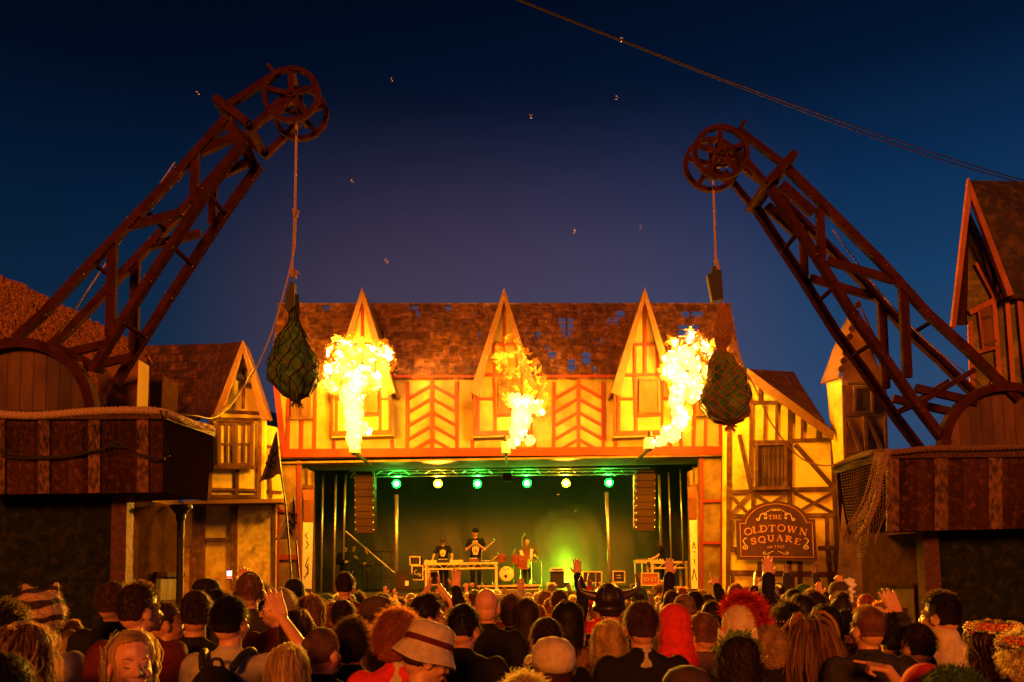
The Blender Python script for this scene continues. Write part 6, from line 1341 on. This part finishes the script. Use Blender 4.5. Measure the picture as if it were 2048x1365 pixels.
def mic(x, y, Y, lab, tilt=.25, base=True):
    t = thing('microphone_stand', lab, 'microphone', P(x, 1180, Y), 'microphone stands on the stage'); p = P(x, y, Y); m = MB(); q = Vector((p.x-tilt*1.5, p.y, p.z-abs(tilt)*1.2)); m.tube([p, q], .009, 5); m.tube([q, Vector((q.x, q.y, zd))], .011, 5)
    for a in (0, 2.1, 4.2): m.tube([Vector((q.x, q.y, zd+.2)), Vector((q.x+.2*math.cos(a), q.y+.2*math.sin(a), zd))], .01, 5)
    m.build('stand', METAL, t); m = MB(); m.cap(p, .022, p+Vector((-tilt*.12, -.05, .03)), .03, 8); m.build('microphone_head', METAL, t, smooth=True)
mic(989, 1082, 22.8, 'boom microphone stand between the MC and the drums', .25); mic(1049, 1071, 24, 'microphone rising behind the accordionist', .05); mic(997, 1110, 22.9, 'low microphone stand at the left of the drums', .12); mic(1072, 1116, 23, 'low microphone stand right of the accordionist', -.1); mic(1030, 1102, 23.6, 'microphone stand just left of the accordion', .04)
# performers
GP = 'people on and beside the stage'
A_ = ARMS; A_['lean'] = ((.30, .10, 1.14), (.30, .38, 1.02), (.1, 1, -.3), (0, 0, -1), 'relax'); A_['sing'] = ((.26, .10, 1.14), (.06, .26, 1.30), (-.7, .2, .6), (0, -1, .3), 'fist'); A_['acc'] = ((.32, .06, 1.16), (.27, .27, 1.13), (-.3, .9, 0), (-1, 0, 0), 'relax')
def print_(col, z0=1.12, w=.18, h=.24, nm='shirt_print'):
    def f(rt, H):
        m = MB(); rd = random.Random(3); pts = [(-w/2, z0+h*.5), (-w/2, z0+h*.85), (-w*.3, z0+h*.7), (-w*.15, z0+h), (0, z0+h*.78), (w*.12, z0+h), (w*.3, z0+h*.72), (w/2, z0+h*.85), (w/2, z0+h*.4), (w*.3, z0), (-w*.3, z0)]
        m.prism([(x, .146-.9*x*x, z) for x, z in pts], (0, -.03, 0)); o = obj(nm, m.mesh(nm, mat('print_'+nm, col, tuple(c*.8 for c in col), 30, .8, 0)), rt); m = MB()
        for k in range(7): x = rd.uniform(-w*.35, w*.3); z = z0+h*rd.uniform(.3, .6); m.bar((x, .15, z), (x+rd.uniform(-.04, .05), .15, z+rd.uniform(-.04, .04)), .012, .012)
        obj('print_lines', m.mesh('print_lines', BLACK), o)
    return f
person(886, 1077, 22.9, 'DJ in cap and black T-shirt with a pale print leaning over the table', ('short', 'light brown'), ('tee', 'black'), ('lean', 'lean'), yaw=180, hn=-24, fine=1, face=False, base=zd, extras=chain(print_((.65, .5, .25)), cap_hat('brown', False)), group=GP, hgt=1.71)
person(951, 1056, 23.3, 'MC in dark cap and printed black T-shirt with hands together at the microphone', ('buzz', 'black'), ('tee', 'black'), ('sing', 'sing'), yaw=180, fine=1, face=False, base=zd, extras=chain(print_((.75, .55, .28), 1.0, .2, .32), cap_hat('black', False)), group=GP, hgt=1.77)
def accordion(rt, H):
    m = MB(); m.box((-.13, .20, 1.15), (.10, .20, .40), Euler((0, R(-8), 0)).to_matrix()); o = obj('accordion', m.mesh('accordion', WHITE), rt); m = MB(); m.box((.17, .20, 1.12), (.10, .20, .40), Euler((0, R(16), 0)).to_matrix()); obj('bass_side', m.mesh('bass_side', WHITE), o); m = MB()
    for k in range(9):
        t = k/8; m.box((-.07+.18*t, .20, 1.14-.02*t), (.018, .19-.0*(k % 2), .38-.03*(k % 2)), Euler((0, R(-8+24*t), 0)).to_matrix())
    obj('bellows', m.mesh('bellows', MAR), o); m = MB()
    for k in range(12): m.box((-.175, .30, 1.00+.026*k), (.02, .03, .012))
    obj('keys', m.mesh('keys', BLACK), o)
person(1054, 1075, 23.5, 'accordion player standing to the right of the drum kit', ('buzz', 'light brown'), ('jacket', 'patterned'), ('acc', 'acc'), yaw=180, fine=1, face=False, base=zd, extras=accordion, group=GP)
person(1322, 1079, 22.9, 'technician in black bending over the lighting desk at right', ('bob', 'brown'), ('tee', 'black'), ('lean', 'lean'), yaw=75, hn=-30, fine=1, base=zd, group=GP, hgt=1.75)
person(690, 1088, 24.6, 'leftmost onlooker in black hat and coat in the left wing', ('short', 'black'), ('coat', 'black'), ('down', 'folded'), yaw=200, fine=0, face=False, base=zd-.15, extras=beanie('black'), group=GP)
person(707, 1085, 24.9, 'middle onlooker in a cap clapping in the left wing', ('short', 'brown'), ('tee', 'charcoal'), ('chest', 'chest'), yaw=185, fine=0, face=False, base=zd-.15, extras=cap_hat('black', False), group=GP)
person(733, 1100, 24.4, 'shorter onlooker in olive jacket holding a drink in the left wing', ('short', 'light brown'), ('jacket', 'olive'), ('folded', 'folded'), yaw=175, fine=0, face=False, base=zd-.15, group=GP, scale=.86)
# smoke on the stage
def vol(name, dens, col):
    m = bpy.data.materials.new(name); m.use_nodes = True; t = m.node_tree; t.nodes.clear(); o = t.nodes.new('ShaderNodeOutputMaterial'); v = t.nodes.new('ShaderNodeVolumeScatter'); v.inputs['Density'].default_value = dens; v.inputs['Color'].default_value = (*col, 1); v.inputs['Anisotropy'].default_value = .2; t.links.new(v.outputs[0], o.inputs['Volume']); return m, t, v
vm, _, _ = vol('thin_smoke', .13, (.9, .9, .85)); m = MB(); m.box(((XL+XR)/2, 24.85, (zd+5.0)/2+.03), (XR-XL-.1, 2.3, 5.0-zd-.06)); o = m.build('smoke', vm); o['kind'] = 'stuff'; tag(o, 'thin smoke filling the stage under the lamps', 'smoke')
vm, t, v = vol('smoke_puff', 1.0, (.9, .95, .7)); n = t.nodes.new('ShaderNodeTexNoise'); n.inputs['Scale'].default_value = 1.6; n.inputs['Detail'].default_value = 3; tcx = t.nodes.new('ShaderNodeTexCoord'); t.links.new(tcx.outputs['Object'], n.inputs[0]); mr_ = t.nodes.new('ShaderNodeMapRange'); t.links.new(n.outputs[0], mr_.inputs[0]); mr_.inputs[1].default_value = .38; mr_.inputs[2].default_value = .75; mr_.inputs[3].default_value = .02; mr_.inputs[4].default_value = .8; t.links.new(mr_.outputs[0], v.inputs['Density'])
m = MB()
for x, y, r in ((1133, 1160, 22), (1138, 1140, 30), (1128, 1120, 34), (1140, 1100, 38), (1122, 1085, 34), (1150, 1130, 30), (1135, 1065, 30), (1160, 1150, 22)): m.ell(P(x, y, 24.0), (r*24/F, .5, r*24/F))
me = remesh(m, .06, 6, .16, 2); me.materials.append(vm); o = obj('smoke_plume', me); o['kind'] = 'stuff'; tag(o, 'plume of smoke lit yellow green from below on the stage', 'smoke')
m = MB()
for x, y, r in ((1133, 1160, 40), (1140, 1135, 55), (1125, 1105, 62), (1150, 1075, 62), (1110, 1070, 50), (1165, 1140, 45), (1095, 1140, 40)): m.ell(P(x, y, 24.1), (r*24/F, .75, r*24/F))
vm2, _, _ = vol('smoke_fringe', .16, (.9, .95, .7)); me = remesh(m, .08, 8, .25, 1.6); me.materials.append(vm2); obj('smoke_fringe', me, o)
US = thing('floor_lamp', 'small upward stage lamp at the foot of the green smoke plume', 'stage lamp', P(1133, 1174, 23.4)); pp = P(1133, 1174, 23.4); m = MB(); m.lathe([(.1, 0), (.1, .12), (.07, .14)], pp, n=14); m.build('lamp_body', BLACK, US); m = MB(); m.lathe([(.065, .141), (.0, .145)], pp, n=14); m.build('lens', mat('lens_floor', (.5, 1, .05), (.5, 1, .05), emit=12, ecol=(.6, 1, .1)), US)
for x, y, e, c in ((1133, 1160, 110, (.62, 1, .02)), (1128, 1128, 60, (.35, 1, .02))):
    l = bpy.data.lights.new('floor_lamp_light', 'POINT'); l.energy = e; l.color = c; l.shadow_soft_size = .12; q = bpy.data.objects.new('floor_lamp_light', l); COL.objects.link(q); q.parent = US; q.location = P(x, y, 23.55)-pp
# ================================================================ name sign
YS = 19.05
SG = thing('name_sign', 'arched brown wooden sign lettered THE OLDTOWN SQUARE on the right house', 'sign', P(1555, 1122, YS))
def sgp(sx_, sy, dy=0): # sign picture grid -> world, sx 0..1820, sy 0..1365 of the close look
    return P(1465+sx_*180/1820, 995+sy*135/1365, YS)+Vector((0, dy, 0))
def arcpts(cx, cy, rx, ry, a0, a1, n): return [(cx+rx*math.cos(a0+(a1-a0)*i/n), cy-ry*math.sin(a0+(a1-a0)*i/n)) for i in range(n+1)]
out = [(85, 465), (225, 465)]+arcpts(878, 560, 690, 480, math.pi*.925, math.pi*.075, 26)+[(1535, 445), (1670, 445), (1715, 1290), (110, 1265)]
m = MB(); m.prism([sgp(x, y) for x, y in out], (0, .09, 0)); BRD = m.build('sign_board', mat('sign_brown', (.085, .032, .011), (.06, .022, .008), 5, .45, .1, (1, 1, .3), spec=.4), SG)
def ribbon(mb, pts, w, dy=-.004, th=.008):
    for a, b in zip(pts, pts[1:]): mb.beam(sgp(*a, dy), sgp(*b, dy), w*180/1820*YS/F, th+jit(.003), ext=w*.25*180/1820*YS/F)
GOLD = mat('sign_gold_paint', (.62, .30, .08), (.55, .24, .06), 9, .5, 0); PALE = mat('sign_pale_paint', (.80, .62, .22), (.72, .55, .2), 9, .5, 0)
m = MB(); ribbon(m, [(150, 535), (262, 535)]+arcpts(878, 600, 625, 465, math.pi*.93, math.pi*.07, 26)+[(1490, 515), (1610, 515), (1640, 1215), (170, 1195), (150, 535)], 11); m.build('border_line', GOLD, BRD)
SER = { # strokes in a unit cell: (points, thick?)
 'T': (.85, [([(.42, 0), (.42, 1)], 1), ([(0, .97), (.85, .97)], 0), ([(.02, .78), (.02, .97)], 0), ([(.83, .78), (.83, .97)], 0), ([(.24, .02), (.60, .02)], 0)]),
 'H': (1.0, [([(.18, 0), (.18, 1)], 1), ([(.82, 0), (.82, 1)], 1), ([(.18, .5), (.82, .5)], 0), ([(0, .02), (.36, .02)], 0), ([(.64, .02), (1, .02)], 0), ([(0, .98), (.36, .98)], 0), ([(.64, .98), (1, .98)], 0)]),
 'E': (.8, [([(.18, 0), (.18, 1)], 1), ([(0, .97), (.74, .97)], 0), ([(.18, .5), (.58, .5)], 0), ([(0, .03), (.8, .03)], 0), ([(.74, .8), (.74, .97)], 0), ([(.8, .03), (.8, .25)], 0)]),
 'L': (.8, [([(.2, 0), (.2, 1)], 1), ([(.02, .98), (.38, .98)], 0), ([(0, .03), (.8, .03)], 0), ([(.8, .03), (.8, .28)], 0)]),
 'D': (.95, [([(.18, 0), (.18, 1)], 1), ([(0, .98), (.45, .98), (.75, .85), (.90, .5), (.75, .15), (.45, .02), (0, .02)], 2)]),
 'O': (1.0, [([(.5+.46*math.cos(t), .5+.5*math.sin(t)) for t in [math.pi*2*i/20 for i in range(21)]], 2)]),
 'W': (1.25, [([(.08, .98), (.36, .02)], 1), ([(.36, .02), (.62, .85)], 0), ([(.56, .98), (.88, .02)], 1), ([(.88, .02), (1.17, .98)], 0), ([(0, .98), (.28, .98)], 0), ([(1.0, .98), (1.25, .98)], 0), ([(.45, .98), (.70, .98)], 0)]),
 'N': (1.0, [([(.15, 0), (.15, 1)], 0), ([(.12, .98), (.85, .02)], 1), ([(.85, 0), (.85, 1)], 0), ([(0, .02), (.3, .02)], 0), ([(0, .98), (.2, .98)], 0), ([(.7, .98), (1, .98)], 0)]),
 'S': (.75, [([(.68, .72), (.66, .93), (.38, 1), (.12, .88), (.10, .68), (.35, .54), (.62, .40), (.68, .2), (.40, 0), (.10, .06), (.06, .30)], 2)]),
 'Q': (1.0, [([(.5+.46*math.cos(t), .5+.5*math.sin(t)) for t in [math.pi*2*i/20 for i in range(21)]], 2), ([(.45, .1), (.75, -.15), (1.05, -.12)], 0)]),
 'U': (.95, [([(.18, 1), (.18, .3), (.32, .06), (.5, 0), (.68, .06), (.80, .3), (.80, 1)], 2), ([(0, .98), (.36, .98)], 0), ([(.64, .98), (.96, .98)], 0)]),
 'A': (1.0, [([(.15, .02), (.5, 1)], 0), ([(.5, 1), (.85, .02)], 1), ([(.28, .36), (.72, .36)], 0), ([(0, .02), (.3, .02)], 0), ([(.68, .02), (1, .02)], 0)]),
 'R': (.95, [([(.18, 0), (.18, 1)], 1), ([(0, .98), (.5, .98), (.72, .86), (.72, .64), (.5, .52), (.18, .5)], 2), ([(.45, .5), (.85, .03), (.97, .03)], 1), ([(0, .02), (.36, .02)], 0)]),
 'e': (.6, [([(.05, .4), (.5, .45), (.4, .7), (.15, .65), (.05, .3), (.2, 0), (.5, .12)], 0)]), 's': (.5, [([(.45, .65), (.15, .6), (.4, .25), (.05, .03)], 0)]), 't': (.45, [([(.3, 1), (.1, .1), (.35, .05)], 0), ([(.05, .65), (.5, .68)], 0)]),
 '1': (.5, [([(.1, .8), (.35, 1), (.2, 0)], 0)]), '9': (.65, [([(.6, .7), (.4, 1), (.12, .8), (.2, .5), (.5, .55), (.6, .8), (.35, 0)], 0)]), '0': (.65, [([(.35+.25*math.cos(t)+.06*math.sin(t), .45+.42*math.sin(t)) for t in [math.pi*2*i/12 for i in range(13)]], 0)]), '5': (.6, [([(.6, 1), (.25, 1), (.15, .55), (.5, .5), (.45, .1), (.1, .03)], 0)])}
def word(mb, txt, spots, h, wk, thick, thin):
    """spots: for each letter (x, y of its lower middle, turn in degrees), in sign grid units"""
    for ch, (x, y, ang) in zip(txt, spots):
        w, st = SER[ch]; a = R(ang); ca, sa = math.cos(a), math.sin(a)
        for pts, k in st:
            q = [((u-w/2)*h*wk, v*h) for u, v in pts]; q = [(x+u*ca+v*sa, y+u*sa-v*ca) for u, v in q]
            ribbon(mb, q, {0: thin, 1: thick, 2: (thick+thin)/2*1.05}[k])
m = MB(); word(m, 'THE', [(765, 442, -2), (860, 440, 0), (955, 442, 2)], 78, 1.0, 17, 8)
word(m, 'OLDTOWN', [(335, 755, -16), (478, 725, -10), (632, 700, -5), (800, 692, 0), (985, 690, 2), (1195, 715, 7), (1415, 762, 13)], 130, 1.2, 30, 11)
word(m, 'SQUARE', [(440, 945, -16), (602, 915, -9), (775, 888, -3), (950, 886, 2), (1130, 905, 8), (1300, 952, 15)], 118, 1.2, 29, 11); m.build('sign_lettering', GOLD, BRD)
m = MB(); word(m, 'est', [(720, 1030, 0), (755, 1030, 0), (790, 1030, 0)], 52, 1, 8, 7); word(m, '1905', [(860, 1030, 0), (915, 1032, 0), (975, 1030, 0), (1030, 1028, 0)], 58, 1, 8, 7); m.build('date_lettering', GOLD, BRD)
m = MB()
def curl(pts, w=12): ribbon(m, pts, w)
def spiral(cx, cy, r, a0, turns, sgn=1, n=12): return [(cx+r*(1-.75*i/n)*math.cos(a0+sgn*turns*2*math.pi*i/n), cy-r*(1-.75*i/n)*math.sin(a0+sgn*turns*2*math.pi*i/n)) for i in range(n+1)]
for s in (-1, 1):
    cx = 878; X = lambda x: cx+s*(x-cx) if s > 0 else 2*cx-x
    def mx(L): return [(x if s > 0 else 2*cx-12-x, y) for x, y in L]
    curl(mx([(1060, 300), (1000, 270), (960, 245)]+spiral(930, 262, 28, .6, 1.1)), 9); curl(mx(spiral(865+12, 262, 26, .2, 1.0)), 9) if s > 0 else curl(mx(spiral(885, 262, 26, .2, 1.0)), 9)
    curl(mx(spiral(1085, 350, 38, .2, 1)+[(1150, 330), (1190, 380), (1200, 430)]+spiral(1235, 445, 36, 2.6, 1.1)), 14); curl(mx(spiral(1080, 415, 32, 2.5, 1.1)), 11)
    curl(mx([(1455, 840), (1490, 825), (1535, 880), (1500, 940), (1440, 1000), (1445, 1040)]+spiral(1500, 1010, 45, 3.9, 1.1)), 14)
    curl(mx([(920, 1090), (985, 1115), (1030, 1145)]+spiral(1100, 1125, 38, 3.8, 1.0)), 10)
m.build('scroll_ornament', PALE, BRD)
# ================================================================ flags
def flag(lab, pole, cloth, marks, Y, colr, markc, fold=.05):
    f = thing('flag', lab, 'flag', P(pole[-1][0], pole[-1][1], Y), 'flags held above the crowd'); m = MB(); m.tube(smooth_path([P(x, y, Y) for x, y in pole], 4), .010, 6); m.build('flag_pole', BLACK, f)
    a, b, c, d = cloth # top-left, top-right, bottom-right, bottom-left
    def S(u, v, o=0):
        x = (a[0]*(1-u)+b[0]*u)*(1-v)+(d[0]*(1-u)+c[0]*u)*v; y = (a[1]*(1-u)+b[1]*u)*(1-v)+(d[1]*(1-u)+c[1]*u)*v+3*math.sin(u*5+v*2)*v
        return P(x, y, Y)+Vector((0, fold*math.sin(u*9+v*3)*(.3+v)-.01+o, 0))
    m = MB(); m.grid(S, 24, 20, (0, .004, 0)); cl = m.build('flag_cloth', colr, f, smooth=True); m = MB()
    for u0, v0, u1, v1, w in marks:
        n = 6
        for k in range(n):
            p, q = S(u0+(u1-u0)*k/n, v0+(v1-v0)*k/n, -.006), S(u0+(u1-u0)*(k+1)/n, v0+(v1-v0)*(k+1)/n, -.006); m.beam(p, q, w, .003, ext=.004)
    m.build('flag_emblem', markc, cl)
CH = [(.18, .55, .50, .78, .035), (.50, .78, .80, .50, .035), (.18, .42, .50, .65, .03), (.50, .65, .80, .38, .03), (.3, .33, .52, .48, .025), (.52, .48, .72, .26, .025)]
flag('dark grey pennant with a black chevron emblem on a bent pole', [(553, 865), (560, 935), (572, 1022), (587, 1215)], [(551, 868), (553, 866), (566, 948), (514, 970)], CH, 8.6, mat('dark_flag', (.13, .10, .06), (.09, .07, .045), 8, .85, .1, trans=.3), BLACK)
flag('paler flag with a black chevron emblem just below the dark pennant', [(587, 996), (592, 1080), (604, 1215)], [(584, 1003), (589, 1000), (600, 1082), (549, 1080)], [(.40, .30, .72, .52, .05), (.72, .52, .95, .36, .05), (.42, .52, .70, .74, .055), (.70, .74, .96, .55, .05), (.45, .74, .68, .90, .04)], 8.9, mat('pale_flag', (.34, .27, .15), (.26, .2, .11), 8, .85, .1, trans=.3), BLACK)
# raised phone, toy, jester headband on the stage edge
PH = thing('mobile_phone', 'raised phone with a bright screen in front of the stained panel', 'phone', P(459, 1160, 6.6)); m = MB(); c = P(459, 1150, 6.6); m.box(c, (.045, .009, .088)); m.build('phone_body', BLACK, PH); m = MB(); m.box(c+Vector((0, -.0065, .012)), (.040, .004, .042)); m.build('phone_screen', mat('screen_light', (.9, .9, 1), emit=1.6, ecol=(.9, .85, 1)), PH); m = MB(); m.box(c+Vector((0, -.0065, -.022)), (.040, .004, .024)); m.build('screen_lower', mat('screen_red', (.9, .2, .1), emit=.8, ecol=(1, .25, .1)), PH)
ARMS['phoneL'] = ((.16, .18, 1.50), (.06, .26, 1.68), (-.05, .05, 1), (0, 1, 0), 'claw')
TY = thing('knobbly_toy', 'pale knobbly toy held up beside the watch hand', 'toy', P(1703, 1200, 5.4)); m = MB(); rd = random.Random(8)
for x, y, r in ((1700, 1160, 5), (1706, 1162, 4), (1697, 1168, 4), (1705, 1172, 5), (1700, 1180, 4), (1708, 1184, 3), (1702, 1192, 3.5), (1692, 1162, 4), (1710, 1170, 3.5)): m.ell(P(x, y, 5.4), r*5.4/F, n=10, m=8)
m.tube([P(1702, 1165, 5.4), P(1704, 1205, 5.4)], .010, 6); me = remesh(m, .004, 1); me.materials.append(WHITE); o = obj('toy_figure', me, TY); me.transform(Matrix.Translation(-TY.location))
